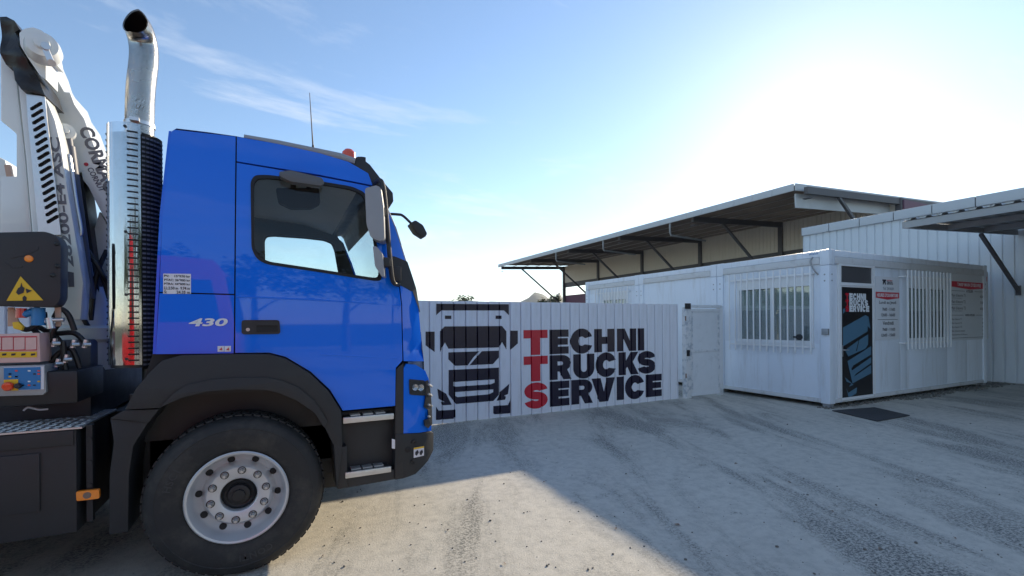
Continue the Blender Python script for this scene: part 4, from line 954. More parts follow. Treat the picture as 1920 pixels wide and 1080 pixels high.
for u, v in ((715, 398), (723, 492)):
    p = T(u, v, MYm+.06); bm = BM(); box(bm, (p[0]-0.055, MYm+0.03, p[1]-0.035), (p[0]+0.03, MYm+0.11, p[1]+0.035)); obj('mirror_clamp', bm, 'black_plastic', mr, bevel=0.012)
p = T(742, 512); bm = BM(); box(bm, (p[0]-0.03, YT-0.04, p[1]-0.065), (p[0]+0.035, YT+0.06, p[1]+0.05)); obj('arm_foot', bm, 'black_plastic', mr, bevel=0.012)
fm = holder('front_mirror', truck); y = YT+0.15
q = [onY(722, 401, y), onY(745, 402, y), onY(756, 405, y), onY(773, 421, y)]
bm = BM(); tube(bm, curve_pts(q), 0.011, seg=8); obj('mirror_arm', bm, 'black_plastic', fm)
c = onY(783, 430, y); bm = BM(); plate(bm, [round_poly(TT([(767, 420), (776, 415), (790, 424), (798, 440), (794, 447), (778, 437)], y), 0.012)], lambda a, b, d: Vector((a, y-0.05+d, b)), 0.12); obj('mirror_head', bm, 'black_plastic', fm, bevel=0.012)
# plastics: wheel arch, steps, bumper
fo = [(280, 699), (304, 676), (340, 666), (439, 664), (504, 664), (535, 672), (581, 700), (616, 733), (640, 771), (642, 835), (632, 918), (626, 835)]
fi = [(618, 820), (605, 793), (590, 771), (557, 748), (521, 733), (497, 728), (448, 727), (388, 731), (340, 743), (300, 765), (234, 768), (255, 728)]
arch = holder('wheel_arch', truck)
bm = BM(); plate(bm, [TT([(288, 658), (445, 658), (445, 700), (292, 712), (270, 712)], YT+0.06)], lambda a, b, d: Vector((a, YT+0.06+d, b)), 0.03); obj('cab_sill', bm, 'seam_rubber', truck)
bm = BM(); plate(bm, [TT(fo+fi, YT-0.03)], lambda a, b, d: Vector((a, YT-0.03+d, b)), 0.30, grid=None); obj('arch_flare', bm, 'fender_plastic', arch, bevel=0.012)
lip_o = [(300, 764), (325, 738), (350, 722), (400, 711), (450, 708), (500, 708), (530, 714), (560, 727), (590, 752), (614, 790)]
lip_i = [(608, 802), (590, 774), (557, 751), (521, 736), (497, 731), (448, 730), (388, 734), (340, 746)]
bm = BM(); plate(bm, [TT(lip_o+lip_i, YT-0.045)], lambda a, b, d: Vector((a, YT-0.045+d, b)), 0.03, grid=None); obj('arch_lip', bm, 'fender_plastic', arch, bevel=0.006)
bm = BM(); plate(bm, [TT([(206, 785), (278, 792), (250, 836), (242, 890), (240, 998), (204, 1003), (205, 890), (213, 829)], YT+0.02)], lambda a, b, d: Vector((a, YT+0.02+d, b)), 0.34); obj('mudguard', bm, 'fender_plastic', arch, bevel=0.008)
bm = BM(); plate(bm, [TT([(206, 784), (235, 768), (300, 766), (280, 792)], YT+0.02)], lambda a, b, d: Vector((a, YT+0.0+d, b)), 0.34); obj('mudguard', bm, 'fender_plastic', arch, bevel=0.008)
sb = holder('step_box', truck)
bm = BM(); plate(bm, [TT([(641, 772), (743, 764), (745, 820), (741, 899), (633, 918), (628, 840)], YT+0.10)], lambda a, b, d: Vector((a, YT+0.10+d, b)), 0.25); obj('step_recess', bm, 'black_plastic', sb, bevel=0.008)
bm = BM(); plate(bm, [TT([(743, 692), (757, 680), (757, 815), (756, 897), (741, 900), (741, 780)], YT+0.005)], lambda a, b, d: Vector((a, YT+0.005+d, b)), 0.25); obj('step_side', bm, 'black_plastic', sb, bevel=0.006)
bm = BM(); plate(bm, [TT([(631, 842), (650, 836), (652, 914), (633, 918)], YT+0.0)], lambda a, b, d: Vector((a, YT+0.0+d, b)), 0.2); obj('step_side', bm, 'black_plastic', sb, bevel=0.006)
bm = BM(); plate(bm, [TT([(633, 893), (741, 880), (741, 899), (633, 918)], YT+0.02)], lambda a, b, d: Vector((a, YT+0.02+d, b)), 0.25); obj('step_sill', bm, 'black_plastic', sb, bevel=0.006)
for (ua, va, ub, vb) in ((643, 782, 738, 775), (647, 884, 733, 875)):
    xa, za = T(ua, va, YT); xb, zb_ = T(ub, vb, YT); zz_ = (za+zb_)/2
    st = holder('step', truck)
    bm = BM(); box(bm, (xa, YT-0.012, zz_-0.045), (xb, YT+0.012, zz_)); obj('step_edge', bm, 'aluminium', st, bevel=0.006)
    bm = BM(); box(bm, (xa+0.005, YT+0.013, zz_-0.02), (xb-0.005, YT+0.20, zz_-0.003)); obj('step_tread', bm, 'black_plastic', st)
    for i in range(3):
        bm = BM(); xm_ = xa+(xb-xa)*(0.25+0.25*i)
        for j in range(4): box(bm, (xm_-0.035, YT+0.03+0.035*j, zz_-0.0025), (xm_+0.035, YT+0.045+0.035*j, zz_+0.008))
        obj('grip_strip', bm, 'aluminium', st)
lowc = cab_panel('lower_corner', [TT([(757, 690), (762, 682), (780, 684), (800, 696), (808, 712), (814, 760), (815, 812), (757, 813)])], 'blue_paint', truck)
bm = BM(); plate(bm, [TT([(741, 815), (757, 813.5), (814, 813.5), (820, 817), (820, 850), (806, 868), (780, 890), (756, 898), (741, 900)])], lambda a, b, d: near(a, b, d-0.006), 0.4, grid=GR); bmp = obj('bumper_corner', bm, 'fender_plastic', truck, bevel=0.008)
span('bumper', TT([(818, 815), (821, 850), (806, 868), (783, 890)]), 'fender_plastic', frontcrown=0.10, yin=0.10)
span('bumper_underside', TT([(783, 890), (650, 912)]), 'black_plastic', yin=0.12)
for u, v, r_ in ((777, 829, 0.018), (774, 867, 0.018)):
    p = near(*T(u, v), -0.008); bm = BM(); lathe(bm, [(0, 0.002), (r_*.4, 0.002), (r_*.5, 0.008), (r_, 0.008), (r_, -0.01)], p, (0, -1, 0), 20); obj('bumper_bolt', bm, 'dark_metal', bmp)
p = near(*T(765, 843), -0.0075); bm = BM(); lathe(bm, [(0, 0.001), (0.02, 0.001), (0.024, 0.0)], p, (0, -1, 0), 20); obj('bumper_hole', bm, 'seam_rubber', bmp)
st_ = cab_panel('bumper_sticker', [TT([(776, 840), (797, 838), (797, 856), (776, 859)])], 'sticker_white', bmp, off=-0.009, depth=0, grid=None)
cab_panel('sticker_band', [TT([(776, 840), (797, 838), (797, 841), (776, 843)])], 'yellow', st_, off=-0.011, depth=0, grid=None)
for u in (782, 791):
    cab_panel('sticker_mark', [TT([(u-3, 848), (u+2, 844), (u+4, 849), (u, 855), (u-3, 853)])], 'ink', st_, off=-0.011, depth=0, grid=None)
hl = holder('headlamp', truck)
cab_panel('lamp_housing', [round_poly(TT([(767, 711), (798, 714), (801, 743), (768, 740)]), 0.012)], 'black_plastic', hl, off=-0.006, depth=0.05, grid=(0.03, 0.03))
for u, v, r_ in ((778, 726, 0.026), (789, 727, 0.026)):
    p = near(*T(u, v), -0.007); bm = BM(); lathe(bm, [(0, 0.001), (r_*.5, 0.003), (r_*.9, 0.010), (r_, 0.010), (r_, 0)], p, (0.15, -1, 0), 20); obj('reflector', bm, 'lamp_chrome', hl)
cab_panel('lamp_lens', [round_poly(TT([(768, 712), (797, 715), (800, 742), (769, 739)]), 0.012)], 'lamp_glass', hl, off=-0.020, depth=0, grid=(0.03, 0.03))
cab_panel('headlamp_guard', [TT([(799, 716), (806, 714), (812, 740), (815, 770), (816, 800), (808, 800), (806, 770), (797, 765), (800, 745)])], 'black_plastic', truck, off=-0.014, depth=0.05)
for v in (722, 740, 760, 782):
    a_ = near(*T(806, v), -0.02); b_ = near(*T(817, v+6), 0.02); bm = BM(); tube(bm, [a_, b_, b_+Vector((0.02, 0.10, 0))], 0.009, seg=8); obj('guard_rung', bm, 'mirror_shell', truck)
cab_panel('guard_hook', [TT([(797, 789), (806, 787), (812, 800), (806, 805), (798, 800)])], 'black_plastic', truck, off=-0.02, depth=0.05, grid=None)
cab_panel('step_label', [TT([(735, 823), (747, 826), (747, 843), (735, 841)])], 'sticker_white', sb, off=-0.002, depth=0, grid=None)
# stickers and badge
pl_ = cab_panel('weight_plate', [TT([(306, 513), (358, 513.5), (358, 551), (306, 551)])], 'sticker_white', truck, off=-0.002, depth=0.001, grid=None)
label(pl_, 'white plate listing the truck weights')
for i, s in enumerate(('PV:    15\u00b0970 kg', 'PTAC: 26\u00b0000 kg', 'PTRA: 44\u00b0000 kg', 'LL:2.50 m  9.74 m', 'S:        24.35 m')):
    x, z = T(308, 520.5+7.4*i); text('plate_lettering', s, lambda a, b, x=x, z=z: near(x+a, z+b, -0.0045), 0.1, 'ink', pl_, fit=(T(356, 520)[0]-x, 0.019), bold=0.002)
x, z = T(352, 612); text('power_badge', '430', lambda a, b: near(x+a, z+b, -0.004), 0.1, 'emblem', truck, fit=(T(424, 612)[0]-x, 0.052), bold=0.003, slant=0.35)
for u in (408, 421):
    s_ = cab_panel('small_sticker', [TT([(u, 649), (u+12, 648.5), (u+12, 659), (u, 659.5)])], 'sticker_white', truck, off=-0.002, depth=0.001, grid=None)
    cab_panel('sticker_mark', [TT([(u+3, 656), (u+8, 651), (u+9, 657)])], 'ink_red', s_, off=-0.004, depth=0, grid=None)

# wheels
def wheel(cx, cy_out, cz, side=-1, parent=truck, full=True, steer=True):
    """tyre and rim, outer face at y = cy_out, side = -1 faces the camera side"""
    w = holder('wheel', parent); ax = (0, side, 0); C = Vector((cx, cy_out, cz)); R = 0.532
    bm = BM(); lathe(bm, [(0.300, -0.02), (0.312, -0.004), (0.34, 0.006), (0.40, 0.016), (0.445, 0.018), (0.455, 0.016), (0.46, 0.019), (0.49, 0.008), (0.508, -0.006), (0.522, -0.03), (R, -0.055), (R, -0.26), (0.50, -0.30), (0.40, -0.315), (0.30, -0.30)], C, ax, 72)
    ty = obj('tyre', bm, 'tyre_rubber', w, ang=40)
    if full:
        bm = BM()
        for k in range(60):
            a0 = 2*PI*k/60
            for off_, wd in ((-0.085, 0.03), (-0.16, 0.045), (-0.235, 0.03)):
                aa = a0+(0.03 if off_ == -0.16 else 0); rad = Vector((math.cos(aa), 0, math.sin(aa))); tan = Vector((-math.sin(aa), 0, math.cos(aa)))
                p = C+rad*(R+0.004)+Vector((0, side*off_, 0)); bar(bm, p-tan*0.021, p+tan*0.021, 0.012, wd*1.6)
        struct(obj('tread_blocks', bm, 'tyre_rubber', ty, smooth=False), 'stuff')
    bm = BM(); lathe(bm, [(0.302, -0.012), (0.308, 0.004), (0.300, 0.012), (0.288, 0.008), (0.278, -0.02), (0.272, -0.075), (0.255, -0.10), (0.222, -0.115), (0.205, -0.09), (0.196, -0.055), (0.186, -0.045), (0.120, -0.045), (0.112, -0.05), (0.108, -0.06), (0.108, -0.12)] if steer else [(0.302, -0.012), (0.305, 0.004), (0.285, 0.0), (0.27, -0.12), (0.10, -0.18), (0, -0.18)], C, ax, 64)
    rim = obj('rim', bm, 'rim_steel', w, ang=35)
    if not full: return w
    bm = BM(); lathe(bm, [(0.108, -0.13), (0.104, -0.085), (0.085, -0.07), (0.07, -0.075), (0.065, -0.05), (0.045, -0.045), (0, -0.045)], C, ax, 40); hub = obj('hub', bm, 'dark_metal', w)
    bm = BM(); cyl(bm, C+Vector((0, side*-0.046, 0)), C+Vector((0, side*-0.030, 0)), 0.042, 0.038, seg=8); obj('hub_cap', bm, 'dark_metal', hub, smooth=False)
    for k in range(10):
        a = 2*PI*k/10+0.2; d = Vector((math.cos(a), 0, math.sin(a)))
        p = C+d*0.1665
        bm = BM(); lathe(bm, [(0.026, -0.046), (0.026, -0.0425), (0.020, -0.042)], p, ax, 18); b_ = obj('washer', bm, 'dark_metal', rim)
        bm = BM(); cyl(bm, p+Vector((0, side*-0.046, 0)), p+Vector((0, side*-0.016, 0)), 0.0185, 0.0165, seg=6); cyl(bm, p+Vector((0, side*-0.0165, 0)), p+Vector((0, side*-0.006, 0)), 0.014, 0.009, seg=12); obj('wheel_nut', bm, 'bolt_steel', rim, smooth=False)
        p2 = C+Vector((math.cos(a+PI/10), 0, math.sin(a+PI/10)))*0.238
        q_ = p2+Vector((0, side*-0.1065, 0)); nrm = Vector((d.x*0.3, side, d.z*0.3)).normalized(); bm = BM()
        lathe(bm, [(0.0, 0.006), (0.022, 0.006), (0.023, 0.0)], q_, (math.cos(a+PI/10)*-0.35, side, math.sin(a+PI/10)*-0.35), 16); obj('vent_hole', bm, 'seam_rubber', rim)
    return w
WC = onY(447, 938, YT+0.0); wz = 0.532
fw = wheel(WC.x, YT-0.005, wz)
for s, fx, r_, a0, a1, sz in (('CONTI', 0, 0.405, 250, 290, 0.05), ('HSC1', 0, 0.405, 200, 165, 0.045)):
    pass
def tyre_text(s, ang, sz, r_=0.405):
    me = text_loops_mesh(s, sz, 0.001, 1.15, 'CENTER'); bm = BM(); bm.from_mesh(me); bpy.data.meshes.remove(me)
    for v in bm.verts:
        a = math.radians(ang)+v.co.x/r_; rr = r_-0.02+v.co.y
        v.co = Vector((WC.x-math.cos(-a+PI)*-rr*1.0, YT-0.005-0.0195, wz+math.sin(a)*rr)) if False else Vector((WC.x+math.cos(math.radians(ang)-v.co.x/r_)*rr, YT-0.005-0.0195, wz+math.sin(math.radians(ang)-v.co.x/r_)*rr))
    obj('sidewall_lettering', bm, 'tyre_letter', fw, smooth=False)
tyre_text('HSC1', 155, 0.06); tyre_text('CONTI', -75, 0.06)
wheel(WC.x, YF+0.005, wz, side=1, full=False)
# chassis and what sits behind the cab
ch = []
for y in (YC-0.42, YC+0.42):
    bm = BM(); box(bm, (-7.5, y-0.04, 0.78), (XFR-0.15, y+0.04, 1.05)); obj('chassis_rail', bm, 'dark_metal', truck)
for x in (-5.2, -3.85):
    for y, sd in ((YT+0.0, -1), (YF, 1)): wheel(x, y, wz, side=sd, full=False, steer=False)
    bm = BM(); cyl(bm, (x, YT+0.3, wz), (x, YF-0.3, wz), 0.09); obj('axle', bm, 'dark_metal', truck)
bm = BM(); cyl(bm, (WC.x, YT+0.3, wz), (WC.x, YF-0.3, wz), 0.08); box(bm, (WC.x-0.55, YT+0.36, 0.62), (XFR-0.2, YF-0.36, 1.2)); box(bm, (WC.x-0.62, YT+0.30, 0.9), (WC.x+0.62, YT+0.36, 1.22)); obj('engine_block', bm, 'dark_metal', truck)
bm = BM(); box(bm, (-7.6, YT+0.02, 1.08), (-1.95, YF-0.02, 1.2)); obj('flatbed', bm, 'dark_metal', truck)
bm = BM(); box(bm, (-3.0, YF-0.62, 0.36), (-0.62, YF-0.03, 1.06)); obj('underside_block_far', bm, 'dark_metal', truck, bevel=0.06)  # dark box added to hide the bright ground seen under the truck
bm = BM(); box(bm, (-3.0, YC-0.40, 0.40), (-0.55, YC+0.40, 1.04)); box(bm, (WC.x+0.55, YT+0.40, 0.36), (XFR-0.25, YF-0.15, 1.1)); obj('underside_block_mid', bm, 'dark_metal', truck, bevel=0.04)  # more dark boxes added to keep the view under the chassis black
bm = BM(); plate(bm, [[(WC.x-0.66, 0.5), (WC.x+0.66, 0.5), (WC.x+0.66, 1.22), (WC.x-0.66, 1.22)]], lambda a, b, d: Vector((a, YT+0.36+d, b)), 0.02); obj('arch_liner', bm, 'dark_metal', truck)
# tool box with checker-plate top beside the chassis
bx1 = T(144, 900, YT+.01)[0]; tz = onY(70, 801, YT).z
tb = holder('tool_box', truck)
bm = BM(); box(bm, (-2.9, YT+0.01, 0.46), (bx1, YT+0.62, tz-0.03)); obj('box_body', bm, 'black_plastic', tb, bevel=0.012)
bm = BM(); box(bm, (-2.9, YT-0.002, tz-0.12), (bx1-0.01, YT+0.008, tz-0.035)); box(bm, (-2.9, YT-0.004, 0.62), (bx1-0.16, YT+0.008, tz-0.15)); obj('box_lid', bm, 'black_plastic', tb, bevel=0.004)
bm = BM(); box(bm, (-2.9, YT-0.006, tz-0.028), (bx1+0.03, YT+0.66, tz-0.018)); pl_ = obj('checker_plate', bm, 'aluminium', tb)
bm = BM()
for i in range(34):
    for j in range(12):
        x = bx1-0.0-0.05*i; y = YT+0.03+0.05*j; s_ = 1 if (i+j) % 2 else -1
        bar(bm, (x-0.014, y-0.012*s_, tz-0.0165), (x+0.014, y+0.012*s_, tz-0.0165), 0.009, 0.004, ref=(0, 0, 1))
struct(obj('raised_tread', bm, 'aluminium', tb, smooth=False), 'stuff')
bm = BM(); box(bm, (T(156, 900)[0], YT+0.05, 0.50), (T(168, 900)[0], YT+0.09, tz-0.02)); 
for z in (0.72, 0.86, 1.0): cyl(bm, (T(162, 900)[0], YT+0.05, z), (T(162, 900)[0], YT+0.042, z), 0.014, seg=10)
obj('marker_bracket', bm, 'fender_plastic', truck)
q = round_poly(TT([(141, 923), (184, 919), (185, 936), (142, 941)], YT), 0.01); bm = BM(); plate(bm, [q], lambda a, b, d: Vector((a, YT+0.01+d, b)), 0.03); ml_ = obj('side_marker', bm, 'orange_lens', truck, bevel=0.004); label(ml_, 'orange side marker lamp')
p = T(162, 930, YT); bm = BM(); lathe(bm, [(0, 0.002), (0.018, 0.002), (0.02, 0)], (p[0], YT+0.01, p[1]), (0, -1, 0), 14); obj('marker_bulb', bm, 'gate_rust', ml_)

# exhaust stack
SYK = YT+0.27; sx = onY(256, 500, SYK).x; sz0 = onY(240, 682, SYK).z; sz1 = onY(240, 243, SYK).z; SR = 0.148
stack = holder('exhaust_stack', truck)
bm = BM(); cyl(bm, (sx, SYK, sz0-0.02), (sx, SYK, sz1-0.06), SR-0.012, seg=40); obj('muffler', bm, 'dark_metal', stack)
def arcsheet(name, r_, a0, a1, z0, z1, m, n=20):
    bm = BM(); A_ = [math.radians(a0+(a1-a0)*i/n) for i in range(n+1)]
    lo = [bm.verts.new((sx+r_*math.cos(a), SYK+r_*math.sin(a), z0)) for a in A_]; hi = [bm.verts.new((sx+r_*math.cos(a), SYK+r_*math.sin(a), z1)) for a in A_]
    for i in range(n): bm.faces.new((lo[i], lo[i+1], hi[i+1], hi[i]))
    bmesh.ops.solidify(bm, geom=bm.faces[:], thickness=0.002); return obj(name, bm, m, stack)
sh = arcsheet('heat_shield', SR, 165, 292, sz0, sz1, 'chrome'); label(sh, 'polished heat shield with rows of slots')
arcsheet('mesh_shield', SR-0.003, 294, 360, sz0-0.03, sz1-0.05, 'dark_metal', 10)
bm = BM(); k = 0; z = sz0+0.03
while z < sz1-0.03:
    for a_ in (math.radians(276), math.radians(183)):
        d = Vector((math.cos(a_), math.sin(a_), 0)); t_ = Vector((-d.y, d.x, 0)); c = Vector((sx, SYK, z))+d*(SR+0.0006); bar(bm, c-t_*0.028, c+t_*0.028, 0.010, 0.003, ref=d)
    z += 0.0385
struct(obj('vent_slots', bm, 'seam_rubber', stack, smooth=False), 'stuff')
bm = BM(); z = sz0
while z < sz1-0.06:
    for a in range(298, 360, 9):
        d = Vector((math.cos(math.radians(a)), math.sin(math.radians(a)), 0)); t_ = Vector((-d.y, d.x, 0)); c = Vector((sx, SYK, z))+d*(SR); bar(bm, c-t_*0.009, c+t_*0.009, 0.012, 0.003, ref=d)
    z += 0.030
struct(obj('mesh_ribs', bm, 'crane_grey', stack, smooth=False), 'stuff')
for z in (sz0+0.04, sz0+0.45, sz0+0.85, sz1-0.03):
    a_ = math.radians(262); d = Vector((math.cos(a_), math.sin(a_), 0)); p = Vector((sx, SYK, z))+d*SR; bm = BM(); cyl(bm, p, p+d*0.006, 0.009, seg=10); obj('rivet', bm, 'dark_metal', stack)
pp = [onY(262, 262, SYK), onY(262, 235, SYK), onY(264, 170, SYK), onY(270, 112, SYK), onY(268, 80, SYK-0.01), onY(260, 54, SYK-0.07), onY(250, 40, SYK-0.15)]
pts = curve_pts(pp, 6); pts[-1] = pts[-1]+Vector((0, -0.02, 0))
n_ = len(pts); bm = BM(); tube(bm, pts, 0.080, seg=28, caps=False); bmesh.ops.solidify(bm, geom=bm.faces[:], thickness=0.004)
# slant-cut mouth, turned towards the rear of the truck
co = pts[-1]; nrm = Vector((-0.72, -0.62, 0.20)).normalized()
bmesh.ops.bisect_plane(bm, geom=bm.verts[:]+bm.edges[:]+bm.faces[:], plane_co=co-nrm*0.005, plane_no=nrm, clear_outer=True)
obj('tail_pipe', bm, 'stack_steel', stack, ang=50)
ii = int(n_*0.55); bm = BM(); tube(bm, pts[ii:], 0.074, seg=24, caps=False); cyl(bm, pts[ii]-Vector((0, 0, .01)), pts[ii], 0.074, seg=24)
bmesh.ops.bisect_plane(bm, geom=bm.verts[:]+bm.edges[:]+bm.faces[:], plane_co=co-nrm*0.012, plane_no=nrm, clear_outer=True); obj('pipe_soot', bm, 'seam_rubber', stack)
bm = BM(); p = pp[1]; tube(bm, [p-Vector((0, 0, .012)), p+Vector((0, 0, .012))], 0.085, seg=28); box(bm, (p.x-0.03, p.y-0.115, p.z-0.01), (p.x+0.02, p.y-0.08, p.z+0.012)); obj('pipe_clamp', bm, 'aluminium', stack)
bm = BM(); cyl(bm, (sx+0.08, SYK, sz0-0.30), (sx+0.08, SYK, sz0-0.02), 0.055); obj('exhaust_pipe', bm, 'dark_metal', stack)

# ------------------------------------------------------------------ loader crane behind the cab
crane = thing('loader_crane', 'folded white loader crane standing behind the blue cab', 'crane', (onY(60, 700, 4.5).x, YC, 1.06))
def cplate(name, px, y, m, depth, parent=crane, bevel=0.012, holes=None, r_=0):
    L = [TT(px, y)]
    if r_: L[0] = round_poly(L[0], r_)
    for h in holes or []: L.append(TT(h, y))
    bm = BM(); plate(bm, L, lambda a, b, d: Vector((a, y+d, b)), depth); return obj(name, bm, m, parent, bevel=bevel)
YB = 4.35
boom = cplate('main_boom', [(45, 90), (66, 52), (92, 110), (100, 135), (121, 172), (131, 172), (140, 196), (158, 222), (190, 310), (212, 382), (208, 430), (186, 392), (165, 350), (146, 326), (138, 305), (120, 340), (60, 420), (30, 420), (30, 200)], YB, 'crane_white', 0.34)
cplate('boom_gusset', [(186, 395), (212, 440), (212, 600), (196, 560), (176, 520), (162, 500), (166, 470), (180, 455), (176, 430)], YB+0.10, 'crane_white', 0.2)
asc_px = [(43, 172), (84, 178), (90, 225), (118, 400), (152, 530), (150, 555), (120, 552), (105, 552), (60, 300)]
YA = 4.05
arm = cplate('outer_arm', [(28, 110), (46, 160), (84, 178), (103, 225), (114, 270), (125, 345), (138, 420), (156, 530), (151, 600), (118, 600), (60, 440), (48, 300)], YA, 'crane_white', 0.14); label(arm, 'white crane arm printed with its type number')
cplate('arm_web', [(0, 80), (26, 112), (48, 300), (60, 440), (0, 440), (0, 330), (34, 330), (30, 250), (0, 225)], YA+0.05, 'crane_white', 0.2)
slots = []
for i in range(19):
    u = 68+2.35*i*0.82; v = 200+17.9*i*0.74; slots.append([(u-11, v+7), (u-6, v+7), (u+12, v-4), (u+11, v-9), (u+6, v-9), (u-12, v+2)])
slots = [s_ for s_ in slots if s_[0][1] < 432]
pf = cplate('slotted_plate', [(49, 176), (84, 181), (88, 225), (104, 345), (114, 440), (72, 440), (62, 330), (52, 225)], YA-0.03, 'aluminium', 0.012, bevel=0, holes=slots)
cplate('slot_backing', [(52, 180), (82, 184), (112, 438), (74, 438)], YA-0.012, 'seam_rubber', 0.004, bevel=0)
def rot_text(name, s, ua, va, ub, vb, y, h, m, parent, bold=0.002, flip=False):
    """lettering running from pixel a to pixel b on the plane y, letter height h in metres"""
    a = onY(ua, va, y); b = onY(ub, vb, y); d = (b-a); L_ = d.length; d.normalize(); up = d.cross(Vector((0, 1, 0))).normalized()
    if flip: up = -up
    return text(name, s, lambda p, q: a+d*p+up*q+Vector((0, -0.003, 0)), 0.1, m, parent, bold=bold, fit=(L_, h))
rot_text('type_number', '28200-E4 ASC', 139, 500, 111, 258, YA, 0.050, 'ink_soft', arm, bold=0.003)
cplate('arm_badge', [(127, 509), (138, 511), (139, 538), (128, 538)], YA-0.004, 'ink_grey', 0.003, parent=arm, bevel=0)
rot_text('maker_name', 'CORMACH', 146, 240, 205, 380, YB, 0.085, 'ink_soft', boom, bold=0.004)
rot_text('dealer_name', 'CORNUT', 163, 316, 187, 360, YB, 0.035, 'ink_grey', boom, bold=0.002)
p = onY(161.5, 308, YB-.004); bm = BM(); lathe(bm, [(0, 0.001), (0.012, 0.001), (0.013, 0)], p, (0, -1, 0), 14); obj('dealer_dot', bm, 'ink_red', boom)
# knuckle with its pin
kn = cplate('knuckle', [(36, 62), (45, 54), (62, 51), (80, 58), (90, 75), (95, 95), (98, 112), (86, 108), (86, 150), (74, 140), (50, 105), (38, 85)], YA-0.06, 'crane_white', 0.18, r_=0.01)
c = onY(80, 88, YA-0.14); bm = BM(); lathe(bm, [(0, 0.07), (0.035, 0.065), (0.04, 0.045), (0.075, 0.04), (0.085, 0.0), (0.09, -0.06)], c, (0.25, -1, 0.05), 28); obj('knuckle_pin', bm, 'crane_white', kn)
c2 = onY(84, 88, YA-0.22); bm = BM(); cyl(bm, c2, c2+Vector((0.01, -0.02, 0)), 0.022); bar(bm, c2, onY(97, 118, YA-0.22), 0.03, 0.02); cyl(bm, onY(97, 118, YA-0.24), onY(97, 118, YA-0.17), 0.02); obj('pin_lock', bm, 'aluminium', kn)
# black cover sheet over the arm top
bm = BM(); tp = [(0, 32), (12, 31), (30, 42), (38, 56), (28, 60), (38, 90), (52, 112), (54, 120), (70, 145), (84, 178), (43, 170), (30, 152), (20, 122), (8, 118), (0, 100)]
plate(bm, [TT(tp, YA-0.05)], lambda a, b, d: Vector((a, YA-0.05+d+0.012*math.sin(a*40)+0.012*math.sin(b*31), b)), 0.30, grid=(0.03, 0.03)); label(obj('cover_sheet', bm, 'tarp_black', crane), 'black sheet wrapped over the arm top')
# cylinders and pipes
bm = BM(); a = onY(126, 250, YB-.12); b = onY(168, 560, YB-.12); cyl(bm, a+(b-a)*0.08, b, 0.034); cyl(bm, a, a+(b-a)*0.1, 0.025); obj('lift_cylinder', bm, 'crane_grey', crane)
bm = BM(); p = onY(124, 247, YB-.13); lathe(bm, [(0, 0.04), (0.02, 0.04), (0.022, 0.02), (0.05, 0.018), (0.05, -0.03)], p, (0.2, -1, 0), 20); obj('cylinder_eye', bm, 'crane_white', crane)
bm = BM(); tube(bm, curve_pts([onY(128, 292, YB-.2), onY(131, 300, YB-.2), onY(143, 380, YB-.2), onY(152, 432, YB-.2), onY(148, 442, YB-.2)]), 0.012, seg=8); obj('oil_pipe', bm, 'aluminium', crane)
bm = BM(); bar(bm, onY(132, 300, YB-.06), onY(175, 555, YB-.06), 0.016, 0.10); obj('cylinder_guard', bm, 'crane_white', crane)
bm = BM(); bar(bm, onY(135, 330, YB+0.1), onY(168, 560, YB+.1), 0.17, 0.2); obj('inner_arm', bm, 'dark_metal', crane)
for i, (a, b, c) in enumerate((((160, 480), (185, 500), (205, 560)), ((165, 470), (195, 520), (210, 545)), ((170, 600), (180, 520), (200, 470)), ((150, 560), (158, 600), (185, 640)))):
    bm = BM(); tube(bm, curve_pts([onY(*a, YB-.05), onY(*b, YB-.08), onY(*c, YB)]), 0.016, seg=8); obj('hose', bm, 'hose', crane)
# turret and base
bm = BM(); c = onY(150, 610, YC-0.35); lathe(bm, [(0, 0.30), (0.17, 0.30), (0.20, 0.22), (0.20, 0.02), (0.27, 0.0), (0.27, -0.08), (0.24, -0.10), (0.24, -0.3), (0, -0.3)], (c.x, YC-0.45, c.z-0.02), (0, 0, 1), 32); obj('turret', bm, 'crane_white', crane)
bm = BM(); cz2 = onY(100, 690, YB).z; box(bm, (-1.9, YC-0.85, 1.06), (onY(200, 690, YB).x, YC+0.85, cz2)); box(bm, (-1.6, YT+0.12, cz2-0.18), (onY(205, 690, YB).x, YT+0.6, cz2+0.02)); obj('base_frame', bm, 'dark_metal', crane, bevel=0.02)
bm = BM(); box(bm, (onY(110, 640, YB).x-0.3, YC-0.75, cz2), (onY(190, 640, YB).x, YC-0.55, cz2+0.20)); obj('turret_plate', bm, 'crane_grey', crane, bevel=0.01)
# valve cover with warning triangle
YV = 3.74
vc = cplate('valve_cover', [(-60, 437), (86, 434), (106, 442), (114, 458), (113, 560), (105, 573), (94, 576), (5, 574), (-60, 572)], YV, 'black_plastic', 0.11, bevel=0.03, r_=0.03); label(vc, 'black moulded valve cover with a yellow warning triangle')
cplate('warning_triangle', [(38.5, 518), (81, 563), (12, 564)], YV-0.004, 'yellow', 0.002, parent=vc, bevel=0)
for lp in ([(40, 530), (38, 538), (34, 540), (30, 548), (34, 553), (44, 549), (46, 540), (42, 537)], [(48, 541), (60, 545), (50, 550)], [(42, 558), (46, 554), (50, 558), (49, 564), (43, 564)]):
    cplate('triangle_mark', lp, YV-0.0065, 'ink', 0.001, parent=vc, bevel=0)
p = onY(54, 485, YV-.002); bm = BM(); lathe(bm, [(0, 0.006), (0.018, 0.004), (0.021, 0)], p, (0, -1, 0), 18); obj('amber_button', bm, 'orange_lens', vc)
for a in ([(20, 482), (40, 476), (72, 462), (72, 468), (45, 479), (22, 484)], [(8, 495), (20, 503), (42, 501), (42, 498), (22, 500), (10, 492)]): cplate('moulded_logo', a, YV-0.003, 'black_plastic', 0.004, parent=vc, bevel=0)
